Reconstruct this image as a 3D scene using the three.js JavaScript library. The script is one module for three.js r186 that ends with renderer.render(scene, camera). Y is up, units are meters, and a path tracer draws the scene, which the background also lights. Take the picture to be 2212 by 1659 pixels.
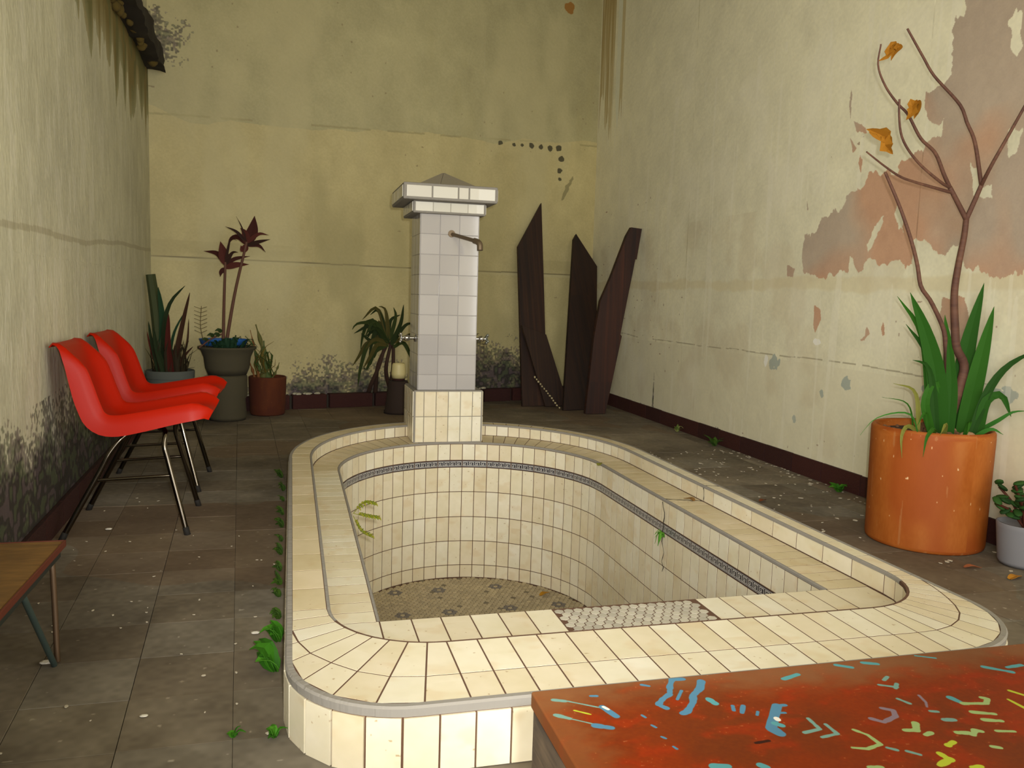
import * as THREE from 'three';
import { mergeGeometries, toCreasedNormals } from 'three/addons/utils/BufferGeometryUtils.js';
import { RoundedBoxGeometry } from 'three/addons/geometries/RoundedBoxGeometry.js';
import { RectAreaLightUniformsLib } from 'three/addons/lights/RectAreaLightUniformsLib.js';
import { Brush, Evaluator, SUBTRACTION, INTERSECTION } from 'three-bvh-csg';

// ------------------------------------------------------------------ camera, light, exposure
const scene = new THREE.Scene();
const DEG = Math.PI / 180;
const camera = new THREE.PerspectiveCamera(49.8, 2212 / 1659, 0.05, 60);
camera.position.set(0, 1.0, 0);
camera.rotation.order = 'YXZ';
camera.rotation.set(-6.04 * DEG, -15.01 * DEG, 1.718 * DEG);
scene.add(camera);

const renderer = new THREE.WebGLRenderer({ antialias: true });
renderer.toneMapping = THREE.LinearToneMapping;
renderer.toneMappingExposure = 1.0;
renderer.shadowMap.enabled = true;
RectAreaLightUniformsLib.init();

scene.background = new THREE.Color().setRGB(0.9, 0.95, 1.0);     // overcast sky beyond the openings added to the yard

// soft fill light from three unseen openings, added around and behind the photographer:
// one in the end wall, one in the left wall and one in the right wall
const fillCol = new THREE.Color().setRGB(1.0, 0.99, 0.95);
function fillLight(intensity, w, h, pos, to) { const l = new THREE.RectAreaLight(fillCol, intensity, w, h); l.position.set(...pos); l.lookAt(...to); scene.add(l); return l; }
fillLight(5, 2.5, 2.9, [0.85, 1.55, 5.85], [0.85, 1.5, -5]);
fillLight(14.5, 3.0, 2.5, [-0.68, 1.55, 1.8], [5, 1.55, 1.8]);
fillLight(7, 3.0, 2.5, [2.91, 1.55, 1.8], [-5, 1.55, 1.8]);

// the flash of the hand-held camera, just above and beside the lens
const flash = new THREE.SpotLight(new THREE.Color().setRGB(1.0, 0.985, 0.95), 31, 0, 38 * DEG, 1, 2);
flash.position.set(0.05, 1.06, 0.02);
flash.target.position.set(1.2, 0.98, -4.8);
flash.castShadow = true;
flash.shadow.mapSize.set(2048, 2048);
flash.shadow.radius = 1;
scene.add(flash, flash.target);

// ------------------------------------------------------------------ helpers
function mulberry(a) { return () => { a |= 0; a = a + 0x6D2B79F5 | 0; let t = Math.imul(a ^ a >>> 15, 1 | a); t = t + Math.imul(t ^ t >>> 7, 61 | t) ^ t; return ((t ^ t >>> 14) >>> 0) / 4294967296; }; }
const R = mulberry(20240611);
const rr = (a, b) => a + (b - a) * R();
const V = (x, y, z) => new THREE.Vector3(x, y, z);
const clamp = (x, a = 0, b = 1) => Math.min(b, Math.max(a, x));
const smooth = (a, b, x) => { const t = clamp((x - a) / (b - a)); return t * t * (3 - 2 * t); };
const mix = (a, b, t) => a + (b - a) * t;
const PERM = new Uint8Array(512); { const p = [...Array(256).keys()]; const q = mulberry(7); for (let i = 255; i > 0; i--) { const j = Math.floor(q() * (i + 1)); [p[i], p[j]] = [p[j], p[i]]; } for (let i = 0; i < 512; i++) PERM[i] = p[i & 255]; }
function vnoise(x, y) {
  const xi = Math.floor(x), yi = Math.floor(y), fx = x - xi, fy = y - yi, u = fx * fx * (3 - 2 * fx), v = fy * fy * (3 - 2 * fy);
  const h = (a, b) => PERM[PERM[a & 255] + (b & 255)] / 255;
  return mix(mix(h(xi, yi), h(xi + 1, yi), u), mix(h(xi, yi + 1), h(xi + 1, yi + 1), u), v);
}
function fbm(x, y, o = 4) { let s = 0, a = 0.5, t = 0; for (let i = 0; i < o; i++) { s += a * vnoise(x, y); t += a; x = x * 2.03 + 17.1; y = y * 2.03 + 5.3; a *= 0.5; } return s / t; }

const used = {};
function numbered(n) { const k = used[n] = (used[n] ?? -1) + 1; return k ? `${n}_${String(k).padStart(3, '0')}` : n; }
function mesh(name, geo, mat, parent) {
  const m = new THREE.Mesh(geo, mat); m.name = parent ? name : numbered(name);
  m.castShadow = m.receiveShadow = true; (parent || scene).add(m); return m;
}
function thing(name, label, category, pos = [0, 0, 0], group) {
  const g = new THREE.Group(); g.name = numbered(name); g.position.set(...pos); scene.add(g);
  g.userData = { label, category }; if (group) g.userData.group = group; return g;
}
function tag(o, label, category, group, kind) { Object.assign(o.userData, { label, category }); if (group) o.userData.group = group; if (kind) o.userData.kind = kind; return o; }
function struct(o, label) { o.userData.kind = 'structure'; if (label) { o.userData.label = label; } return o; }
// shift a mesh whose geometry is in world coordinates into its parent's frame
function rel(geo, g) { return geo.translate(-g.position.x, -g.position.y, -g.position.z); }

// --- textures
function dataTex(w, h, fn, srgb = true) {
  const d = new Uint8Array(w * h * 4), c = [0, 0, 0];
  for (let y = 0; y < h; y++) for (let x = 0; x < w; x++) { fn((x + 0.5) / w, (y + 0.5) / h, c); const i = (y * w + x) * 4; d[i] = clamp(c[0], 0, 255); d[i + 1] = clamp(c[1], 0, 255); d[i + 2] = clamp(c[2], 0, 255); d[i + 3] = 255; }
  const t = new THREE.DataTexture(d, w, h); t.magFilter = THREE.LinearFilter; t.minFilter = THREE.LinearMipmapLinearFilter; t.generateMipmaps = true;
  t.wrapS = t.wrapT = THREE.RepeatWrapping; if (srgb) t.colorSpace = THREE.SRGBColorSpace; t.needsUpdate = true; return t;
}
const std = (o) => new THREE.MeshStandardMaterial(o);
const phys = (o) => new THREE.MeshPhysicalMaterial(o);

// --- geometry
function geoFrom(pos, uv, smoothN = false) {
  const g = new THREE.BufferGeometry(); g.setAttribute('position', new THREE.Float32BufferAttribute(pos, 3));
  g.setAttribute('uv', new THREE.Float32BufferAttribute(uv || new Float32Array(pos.length / 3 * 2), 2)); g.computeVertexNormals(); return g;
}
// a bevelled tile standing on four corners (anticlockwise seen from outside) with normal n
function plate(p, n, th, bev = 0.0015, gap = 0.002) {
  const c = p.reduce((a, b) => a.clone().add(b), V(0, 0, 0)).multiplyScalar(1 / p.length);
  const inset = (q, d) => q.map((a, i) => { const e1 = q[(i + 1) % q.length].clone().sub(a), e0 = q[(i + q.length - 1) % q.length].clone().sub(a); if (e1.length() < 1e-6 || e0.length() < 1e-6) return a.clone(); e1.normalize(); e0.normalize(); const s = Math.max(0.25, e1.clone().cross(e0).length()); return a.clone().addScaledVector(e1, d / s).addScaledVector(e0, d / s); });
  const b = inset(p, gap), m = b.map(a => a.clone().addScaledVector(n, th - bev)), t = inset(b, bev).map(a => a.clone().addScaledVector(n, th));
  const U = p[1].clone().sub(p[0]).normalize(), W = n.clone().cross(U), ou = R() * 7, ov = R() * 7;
  const pos = [], uv = [];
  const put = (a) => { pos.push(a.x, a.y, a.z); const d = a.clone().sub(c); uv.push(d.dot(U) + ou, d.dot(W) + ov); };
  for (let i = 1; i < t.length - 1; i++) { put(t[0]); put(t[i]); put(t[i + 1]); }
  for (const [lo, hi] of [[b, m], [m, t]]) for (let i = 0; i < lo.length; i++) { const j = (i + 1) % lo.length; put(lo[i]); put(lo[j]); put(hi[j]); put(lo[i]); put(hi[j]); put(hi[i]); }
  return geoFrom(pos, uv);
}
// a tapered tube along points; radii r(t)
function tube(pts, r, seg = 8, steps, cap = true) {
  const c = new THREE.CatmullRomCurve3(pts.map(p => p.isVector3 ? p : V(...p)), false, 'centripetal'); const n = steps || Math.max(2, (pts.length - 1) * 5);
  const f = c.computeFrenetFrames(n, false), pos = [], idx = [], uv = [], L = c.getLength();
  for (let i = 0; i <= n; i++) { const P = c.getPointAt(i / n), rad = typeof r === 'function' ? r(i / n) : r; for (let j = 0; j <= seg; j++) { const a = j / seg * Math.PI * 2, d = f.normals[i].clone().multiplyScalar(Math.cos(a) * rad).addScaledVector(f.binormals[i], Math.sin(a) * rad).add(P); pos.push(d.x, d.y, d.z); uv.push(j / seg * 0.1, i / n * L); } }
  for (let i = 0; i < n; i++) for (let j = 0; j < seg; j++) { const a = i * (seg + 1) + j, b = a + seg + 1; idx.push(a, a + 1, b, b, a + 1, b + 1); }
  if (cap) for (const e of [0, n]) { const P = c.getPointAt(e / n), k = pos.length / 3; pos.push(P.x, P.y, P.z); uv.push(0, 0); for (let j = 0; j < seg; j++) { const a = e * (seg + 1) + j; e ? idx.push(a, a + 1, k) : idx.push(a + 1, a, k); } }
  const g = new THREE.BufferGeometry(); g.setAttribute('position', new THREE.Float32BufferAttribute(pos, 3)); g.setAttribute('uv', new THREE.Float32BufferAttribute(uv, 2)); g.setIndex(idx); g.computeVertexNormals(); return g.toNonIndexed();
}
// a leaf blade: two skins with a fold along its midrib, width profile w(t)
function blade(pts, width, opt = {}) {
  const { prof = (t) => Math.sin(Math.PI * Math.pow(t * 0.93 + 0.07, 0.7)), fold = 0.25, side = null, steps = 12, th = 0.0012 } = opt;
  const c = new THREE.CatmullRomCurve3(pts.map(p => p.isVector3 ? p : V(...p)), false, 'centripetal'); const rows = [];
  const toCam = V(0, 1, 0).sub(c.getPointAt(0.5)).normalize();
  for (let i = 0; i <= steps; i++) {
    const t = i / steps, P = c.getPointAt(t), T = c.getTangentAt(t); let S = side ? side.clone() : T.clone().cross(toCam); S.addScaledVector(T, -S.dot(T)).normalize(); const N = S.clone().cross(T).normalize();
    const w = Math.max(0.0006, width * 0.5 * prof(t)); rows.push([P.clone().addScaledVector(S, -w).addScaledVector(N, fold * w), P.clone(), P.clone().addScaledVector(S, w).addScaledVector(N, fold * w), N]);
  }
  const pos = [], uv = []; const q = (a, b, c2, d) => { for (const v of [a, b, c2, a, c2, d]) { pos.push(v.x, v.y, v.z); } uv.push(0, 0, 1, 0, 1, 1, 0, 0, 1, 1, 0, 1); };
  const up = rows.map(r => r.slice(0, 3)), dn = rows.map(r => r.slice(0, 3).map(v => v.clone().addScaledVector(r[3], -th)));
  for (let i = 0; i < steps; i++) { for (let k = 0; k < 2; k++) { q(up[i][k], up[i][k + 1], up[i + 1][k + 1], up[i + 1][k]); q(dn[i][k + 1], dn[i][k], dn[i + 1][k], dn[i + 1][k + 1]); } q(dn[i][0], up[i][0], up[i + 1][0], dn[i + 1][0]); q(up[i][2], dn[i][2], dn[i + 1][2], up[i + 1][2]); }
  return geoFrom(pos, uv);
}
// sheet grid[i][j] of points thickened along its normals into a closed shell
function shellFromGrid(G, th) {
  const n = G.length, m = G[0].length; const N = G.map((row, i) => row.map((p, j) => { const a = G[Math.min(n - 1, i + 1)][j].clone().sub(G[Math.max(0, i - 1)][j]), b = G[i][Math.min(m - 1, j + 1)].clone().sub(G[i][Math.max(0, j - 1)]); return a.cross(b).normalize(); }));
  const pos = [], idx = [], uv = []; const add = (p, i, j) => { pos.push(p.x, p.y, p.z); uv.push(i / n, j / m); };
  for (let i = 0; i < n; i++) for (let j = 0; j < m; j++) add(G[i][j], i, j);
  for (let i = 0; i < n; i++) for (let j = 0; j < m; j++) add(G[i][j].clone().addScaledVector(N[i][j], -th), i, j);
  const A = (i, j) => i * m + j, B = (i, j) => n * m + i * m + j;
  for (let i = 0; i < n - 1; i++) for (let j = 0; j < m - 1; j++) { idx.push(A(i, j), A(i + 1, j), A(i + 1, j + 1), A(i, j), A(i + 1, j + 1), A(i, j + 1)); idx.push(B(i, j), B(i + 1, j + 1), B(i + 1, j), B(i, j), B(i, j + 1), B(i + 1, j + 1)); }
  for (let i = 0; i < n - 1; i++) for (const j of [0, m - 1]) idx.push(A(i, j), B(i, j), B(i + 1, j), A(i, j), B(i + 1, j), A(i + 1, j));
  for (let j = 0; j < m - 1; j++) for (const i of [0, n - 1]) idx.push(A(i, j), B(i, j), B(i, j + 1), A(i, j), B(i, j + 1), A(i, j + 1));
  const g = new THREE.BufferGeometry(); g.setAttribute('position', new THREE.Float32BufferAttribute(pos, 3)); g.setAttribute('uv', new THREE.Float32BufferAttribute(uv, 2)); g.setIndex(idx); g.computeVertexNormals(); return toCreasedNormals(g, 0.9);
}
function box(w, h, d, x = 0, y = 0, z = 0, r = 0.004) { const g = r ? new RoundedBoxGeometry(w, h, d, 2, Math.min(r, w / 2.1, h / 2.1, d / 2.1)) : new THREE.BoxGeometry(w, h, d); return g.translate(x, y, z); }
function lathe(prof, seg = 40) { return new THREE.LatheGeometry(prof.map(p => new THREE.Vector2(p[0], p[1])), seg); }
// plan outline (list of [x, z]) extruded from y0 to y1, with an optional hole
function slab(out, y0, y1, hole) {
  const mk = (C, o) => { o.forEach((p, i) => i ? C.lineTo(p[0], -p[1]) : C.moveTo(p[0], -p[1])); C.closePath(); return C; };
  const s = mk(new THREE.Shape(), out); if (hole) s.holes.push(mk(new THREE.Path(), hole));
  return new THREE.ExtrudeGeometry(s, { depth: y1 - y0, bevelEnabled: false }).rotateX(-Math.PI / 2).translate(0, y0, 0);
}
// a strip with section [[outward, y] ...] swept along a plan line; outward = left-hand normal * sgn
function sweepPlan(line, section, closed, sgn = 1) {
  const n = line.length, rings = [];
  for (let i = 0; i < n; i++) { const a = line[closed ? (i + n - 1) % n : Math.max(0, i - 1)], b = line[closed ? (i + 1) % n : Math.min(n - 1, i + 1)]; const dx = b[0] - a[0], dz = b[1] - a[1], l = Math.hypot(dx, dz) || 1, nx = -dz / l * sgn, nz = dx / l * sgn; rings.push(section.map(([o, y]) => V(line[i][0] + nx * o, y, line[i][1] + nz * o))); }
  const pos = [], uv = [], m = section.length; let L = 0;
  for (let i = 0; i < (closed ? n : n - 1); i++) { const A = rings[i], B = rings[(i + 1) % n], l = A[0].distanceTo(B[0]); for (let k = 0; k < m; k++) { const k2 = (k + 1) % m; const q = sgn > 0 ? [A[k], B[k], B[k2], A[k], B[k2], A[k2]] : [A[k], B[k2], B[k], A[k], A[k2], B[k2]]; const us = sgn > 0 ? [L, L + l, L + l, L, L + l, L] : [L, L + l, L + l, L, L, L + l]; q.forEach((v, e) => { pos.push(v.x, v.y, v.z); uv.push(us[e], k * 0.01); }); } L += l; }
  return geoFrom(pos, uv);
}
function inPoly(poly, x, y) { let c = false; for (let i = 0, j = poly.length - 2; i < poly.length; j = i, i += 2) { if ((poly[i + 1] > y) !== (poly[j + 1] > y) && x < (poly[j] - poly[i]) * (y - poly[i + 1]) / (poly[j + 1] - poly[i + 1]) + poly[i]) c = !c; } return c; }

// ------------------------------------------------------------------ surfaces of the yard
const WALL_H = 4.4, XR = 2.93;
const leftX = (z) => -0.79 + 0.0375 * z;
const backZ = (x) => -6.95 - 0.2494 * (x + 1.05);

const lerp3 = (c, r, g, b, t) => { c[0] = mix(c[0], r, t); c[1] = mix(c[1], g, t); c[2] = mix(c[2], b, t); };
const spot = (x, y, cx, cy, rx, ry, s = 0.35) => { const n = (fbm(x * 30 + cx * 9, y * 30 + cy * 5, 2) - 0.5) * s * 2; const d = Math.hypot((x - cx) / rx, (y - cy) / ry) + n; return d < 1 ? 1 : 0; };
function paintGrain(c, x, y, k = 1) { const n = fbm(x * 1.3, y * 1.3, 3) - 0.5, m = fbm(x * 9 + 40, y * 7, 3) - 0.5, f = vnoise(x * 90, y * 90) - 0.5; const s = (n * 26 + m * 16 + f * 9) * k; c[0] += s; c[1] += s * 0.98; c[2] += s * 0.8; }
// soot-black and green mould, broken into specks; depth is how far into the patch one is
function mould(c, x, y, depth) {
  if (depth <= -0.35) return; const n = fbm(x * 7, y * 7, 4), f = vnoise(x * 70 + 9, y * 70), g = vnoise(x * 26, y * 30 + 70);
  const t = depth + (n - 0.5) * 1.5 + (f - 0.5) * 0.9;
  if (t > 0) { const k = clamp(0.35 + t * 0.6, 0, 0.93); if (g > 0.66) lerp3(c, 62, 68, 48, k); else if (g < 0.3) lerp3(c, 74, 62, 66, k); else lerp3(c, 40, 36, 33, k); if (f > 0.86 && t < 0.7) lerp3(c, 170, 160, 140, 0.5); }
}
const PEEL = [3.253, 2.39, 3.239, 2.334, 3.302, 2.351, 3.307, 2.285, 3.293, 2.201, 3.306, 2.13, 3.287, 2.069, 3.33, 2.042, 3.436, 2.047, 3.436, 2.009, 3.436, 1.963, 3.433, 1.898, 3.388, 1.857, 3.312, 1.881, 3.322, 1.82, 3.4, 1.801, 3.421, 1.753, 3.485, 1.743, 3.558, 1.72, 3.584, 1.683, 3.654, 1.686, 3.735, 1.668, 3.815, 1.707, 3.862, 1.641, 3.914, 1.596, 3.996, 1.597, 4.024, 1.532, 4.196, 1.501, 4.217, 1.455, 4.25, 1.399, 4.361, 1.414, 4.33, 1.2, 4.225, 1.174, 4.119, 1.157, 3.938, 1.184, 3.918, 1.274, 3.859, 1.205, 3.812, 1.197, 3.785, 1.247, 3.719, 1.238, 3.584, 1.24, 3.453, 1.209, 3.441, 1.349, 3.373, 1.325, 3.313, 1.263, 3.223, 1.24, 3.163, 1.295, 3.105, 1.211, 3.054, 1.179, 3.0, 1.178, 2.968, 1.159, 2.894, 1.152, 2.798, 1.162, 2.664, 1.137, 2.3, 2.0, 2.3, 3.3, 3.2, 3.3];
const ISLES = [[2.963, 2.274, 2.936, 2.221, 2.918, 2.115, 2.934, 2.075, 2.98, 2.116, 2.977, 2.217], [2.937, 1.791, 2.876, 1.746, 2.89, 1.68, 2.921, 1.651, 2.95, 1.713], [3.12, 1.626, 3.07, 1.595, 3.055, 1.533, 3.002, 1.533, 3.005, 1.492, 3.05, 1.485, 3.097, 1.496], [3.668, 1.448, 3.673, 1.399, 3.721, 1.352, 3.758, 1.297, 3.803, 1.313, 3.779, 1.392, 3.718, 1.423], [3.572, 1.495, 3.517, 1.436, 3.53, 1.382, 3.561, 1.391, 3.586, 1.434]];
const FLAKES = [[4.206, 1.005, 4.151, 0.982, 4.143, 0.919, 4.187, 0.836, 4.21, 0.868, 4.213, 0.949], [3.746, 0.903, 3.714, 0.861, 3.759, 0.821, 3.793, 0.823, 3.751, 0.851], [3.62, 0.923, 3.603, 0.866, 3.622, 0.851, 3.637, 0.893], [3.228, 1.054, 3.096, 1.055, 3.071, 0.981, 3.03, 0.896, 3.059, 0.8, 3.126, 0.891, 3.244, 0.963], [3.971, 2.001, 3.874, 1.939, 3.859, 1.908, 3.94, 1.93], [4.013, 2.171, 3.998, 2.139, 4.001, 2.007, 4.017, 2.084], [3.99, 1.916, 3.931, 1.848, 3.963, 1.831], [3.903, 1.799, 3.878, 1.781, 3.887, 1.71, 3.909, 1.757], [4.355, 1.611, 4.329, 1.56, 4.342, 1.553], [4.513, 1.238, 4.424, 1.219, 4.446, 1.161, 4.506, 1.17]];
const BLUES = [[4.588, 0.645, 0.05, 0.045], [3.883, 0.576, 0.035, 0.035], [2.826, 0.644, 0.06, 0.03], [4.085, 0.501, 0.015, 0.02], [4.337, 0.316, 0.02, 0.018], [3.3, 0.62, 0.02, 0.014]];

// right wall: s = distance along the wall (= -z), y = height
const RZ0 = -8.3, RLEN = 7.3;
const texRight = dataTex(1825, 1100, (u, v, c) => {
  const s = -(RZ0 + u * RLEN), y = v * WALL_H;
  c[0] = 226; c[1] = 220; c[2] = 190; paintGrain(c, s, y);
  // trowelled bands and the hairline crack
  const w = (fbm(s * 2.2, 3.1, 2) - 0.5) * 0.02;
  lerp3(c, 212, 198, 158, 0.5 * smooth(0, 0.02, 0.045 - Math.abs(y - 1.125 - w * 2) + (fbm(s * 9, y * 9, 3) - 0.5) * 0.05));
  if (Math.abs(y - 0.685 - (fbm(s * 3, 9, 3) - 0.5) * 0.03) < 0.0035 && vnoise(s * 14, 2) > 0.3) lerp3(c, 140, 130, 106, 0.6);
  if (y < 0.66) lerp3(c, 216, 208, 178, 0.5);
  // the layer under the peeled paint
  const jx = s + (fbm(s * 14, y * 14, 3) - 0.5) * 0.07, jy = y + (fbm(s * 22 + 31, y * 9 + 8, 3) - 0.5) * 0.09;
  let bare = false; if (jx > 2.25 && jx < 4.45 && jy > 1.1 && jy < 3.4) { bare = inPoly(PEEL, jx, jy); if (bare) for (const p of ISLES) if (inPoly(p, jx, jy)) bare = false; }
  if (!bare && y < 2.3 && s < 4.7) for (const p of FLAKES) if (inPoly(p, s + (jx - s) * 0.3, y + (jy - y) * 0.3)) { bare = true; break; }
  if (bare) { const n = fbm(s * 1.9 + 3, y * 2.1, 3), o = clamp((n - 0.45) * 5 + (1.55 - y) * 1.1, 0, 1); c[0] = mix(180, 194, o); c[1] = mix(162, 152, o); c[2] = mix(142, 122, o); paintGrain(c, s * 2, y * 2, 0.6); }
  else { // chips, drips and stray dabs of blue paint
    for (const b of BLUES) if (spot(s, y, b[0], b[1], b[2], b[3], 0.7)) lerp3(c, 146, 158, 152, 0.7);
    const chip = vnoise(s * 34 + 5, y * 30); if (chip > 0.955 && fbm(s * 1.3, y * 1.3, 2) > 0.5 && y < 1.9) lerp3(c, 138, 112, 92, 0.65); const grime = fbm(s * 5 + 60, y * 4, 4); if (y < 1.6) lerp3(c, 188, 170, 138, 0.22 * smooth(0.5, 0.75, grime)); lerp3(c, 236, 230, 210, 0.25 * smooth(0.55, 0.78, fbm(s * 3 + 11, y * 2.2, 3)));
    if (spot(s, y, 4.677, 0.638, 0.02, 0.04, 0.4) || spot(s, y, 4.161, 0.79, 0.035, 0.02, 0.3)) lerp3(c, 235, 232, 222, 0.9);
    const drip = fbm(s * 26, y * 1.1, 2); if (drip > 0.72 && y < 2.6) lerp3(c, 234, 228, 206, 0.35);
    const run = y - 2.75 + (fbm(s * 16, 4, 2) - 0.5) * 0.9; if (run > 0 && s > 7.56 && s < 7.92) lerp3(c, 158, 130, 70, clamp(0.35 + run * 0.3 + (fbm(s * 40, y * 2, 2) - 0.5) * 0.9, 0, 0.75)); if (run > 0.05 && s > 7.40 && s < 7.50) lerp3(c, 222, 224, 206, 0.55); if (run > 0 && s > 7.33 && s < 7.40) lerp3(c, 176, 152, 96, 0.5);
  }
  // damp specks above the skirting
  mould(c, s, y, (0.19 - y) * 4.5 - 0.75 + (fbm(s * 1.5, 1.5, 2) - 0.5) * 1.1);
  if (Math.abs(s - 6.35) < 0.05 * (0.45 - y) && y < 0.42) mould(c, s, y, 0.15);
});

// back wall: x = distance along the wall from its left corner
const BLEN = 4.7, BX0 = -0.3;
const texBack = dataTex(1175, 1100, (u, v, c) => {
  const x = BX0 + u * BLEN, y = v * WALL_H;
  { const up = y > 2.3 + x * 0.05 + (fbm(x * 3, y * 3, 3) - 0.5) * 0.16; c[0] = up ? 174 : 190; c[1] = up ? 166 : 177; c[2] = up ? 124 : 127; } paintGrain(c, x + 20, y);  // darker tone above the line also paints in the fading of the flash
  const w = (fbm(x * 1.7, 4.4, 3) - 0.5) * 0.03;
  if (Math.abs(y - 1.228 - w * 0.4) < 0.006) lerp3(c, 122, 112, 78, 0.8); else if (y < 1.222 + w * 0.4 && y > 1.2) lerp3(c, 190, 180, 136, 0.6);
  if (y > 1.24 && y < 1.36) lerp3(c, 160, 148, 102, 0.35 * smooth(0.45, 0.6, fbm(x * 2, y * 6, 3)));
  if (Math.abs(y - 2.3 - x * 0.05 - w) < 0.008 && vnoise(x * 6, 1) > 0.35) lerp3(c, 150, 140, 98, 0.6);
  const st = fbm(x * 3 + 4, y * 0.7, 3); lerp3(c, 166, 156, 110, 0.55 * smooth(0.52, 0.75, st)); lerp3(c, 192, 182, 138, 0.5 * (1 - smooth(0.25, 0.48, st)));
  const ch = vnoise(x * 26 + 3, y * 24 + 9); if (ch > 0.975 && fbm(x * 1.2, y * 1.2, 2) > 0.5) lerp3(c, 128, 112, 80, 0.6);
  // row of pits and a smear near the right corner
  for (const [px, py, r] of [[3.02, 2.42, 0.02], [3.16, 2.42, 0.022], [3.25, 2.425, 0.013], [3.35, 2.43, 0.026], [3.46, 2.43, 0.022], [3.56, 2.43, 0.026], [3.66, 2.44, 0.026], [3.69, 2.34, 0.028], [3.68, 2.23, 0.026], [3.68, 2.15, 0.02]]) if (spot(x, y, px, py, r * 1.1, r, 0.5)) lerp3(c, 62, 58, 40, 0.85);
  if (spot(x + (y - 2.05) * -0.5, y, 3.76, 2.06, 0.025, 0.1, 0.6)) lerp3(c, 110, 104, 70, 0.55);
  if (spot(x, y, 3.73, 3.76, 0.05, 0.05, 0.5)) lerp3(c, 150, 96, 30, 0.8);
  // mould patches along the foot of the wall
  const foot = (a, b, top) => (top - y) * 3.1 - 0.55 - 2 * (1 - smooth(a - 0.4, a + 0.1, x) * (1 - smooth(b - 0.1, b + 0.4, x)));
  mould(c, x, y, foot(1.0, 2.1, 0.52)); mould(c, x, y, foot(2.7, 3.5, 0.62) + 0.28); mould(c, x, y, foot(-0.3, 1.1, 0.4) - 0.1); mould(c, x, y, (0.2 - y) * 4 - 0.6);
  mould(c, x, y, 0.75 - Math.hypot((x - 0.1) / 0.2, (y - 2.86) / 0.2) * 0.9);
});

// left wall: rough lime plaster; s = -z
const LZ1 = -0.9, LLEN = 6.5;
const texLeft = dataTex(1300, 880, (u, v, c) => {
  const s = -(LZ1 - u * LLEN), y = v * WALL_H;
  c[0] = 198; c[1] = 195; c[2] = 170; paintGrain(c, s + 50, y, 1.1);
  const st = fbm(s * 22, y * 5, 3); if (st > 0.62) lerp3(c, 222, 218, 200, 0.35); if (st < 0.34) lerp3(c, 176, 172, 146, 0.3);
  if (Math.abs(y - 1.18 - (s - 3) * 0.02 - (fbm(s * 2, 7, 2) - 0.5) * 0.05) < 0.012) lerp3(c, 150, 140, 112, 0.4);
  if (spot(s, y, 4.1, 0.62, 0.02, 0.05, 0.6)) lerp3(c, 110, 96, 84, 0.6);
  // black damp rising from the ground
  mould(c, s, y, (0.56 - y) * 4.6 - 0.2 + (fbm(s * 1.2, 2.2, 2) - 0.5) * 0.7 - smooth(4.4, 5.6, s) * 0.6);
  // rusty, mossy runs below the rotten beam
  const m = (y - 2.2 + (fbm(s * 9, 3, 3) - 0.5) * 0.55) * 3.2; if (y > 1.9 && y < 2.75 && s > 4.3 && m > 0) { const g = vnoise(s * 12, y * 5); lerp3(c, g > 0.5 ? 116 : 96, g > 0.5 ? 98 : 92, 44, clamp(0.35 + m * 0.7, 0, 0.85)); }
});
const bumpRough = dataTex(512, 512, (u, v, c) => { const n = (fbm(u * 24, v * 10, 4) * 0.6 + vnoise(u * 90, v * 40) * 0.4) * 255; c[0] = c[1] = c[2] = n; }, false); bumpRough.repeat.set(6.5 / 1.1, 4);
const bumpSoft = dataTex(512, 512, (u, v, c) => { const n = (fbm(u * 9, v * 9, 4) * 0.8 + vnoise(u * 70, v * 70) * 0.2) * 255; c[0] = c[1] = c[2] = n; }, false); bumpSoft.repeat.set(3, 2.5);
const texPlain = dataTex(512, 512, (u, v, c) => { c[0] = 208; c[1] = 196; c[2] = 154; paintGrain(c, u * 3, v * 3); });

const M = {};
M.wallRight = std({ map: texRight, bumpMap: bumpSoft, bumpScale: 0.004, roughness: 0.8 });
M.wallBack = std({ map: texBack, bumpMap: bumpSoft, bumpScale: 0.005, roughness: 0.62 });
M.wallLeft = std({ map: texLeft, bumpMap: bumpRough, bumpScale: 0.0028, roughness: 0.7 });
M.plain = std({ map: texPlain, roughness: 0.85 });

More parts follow.
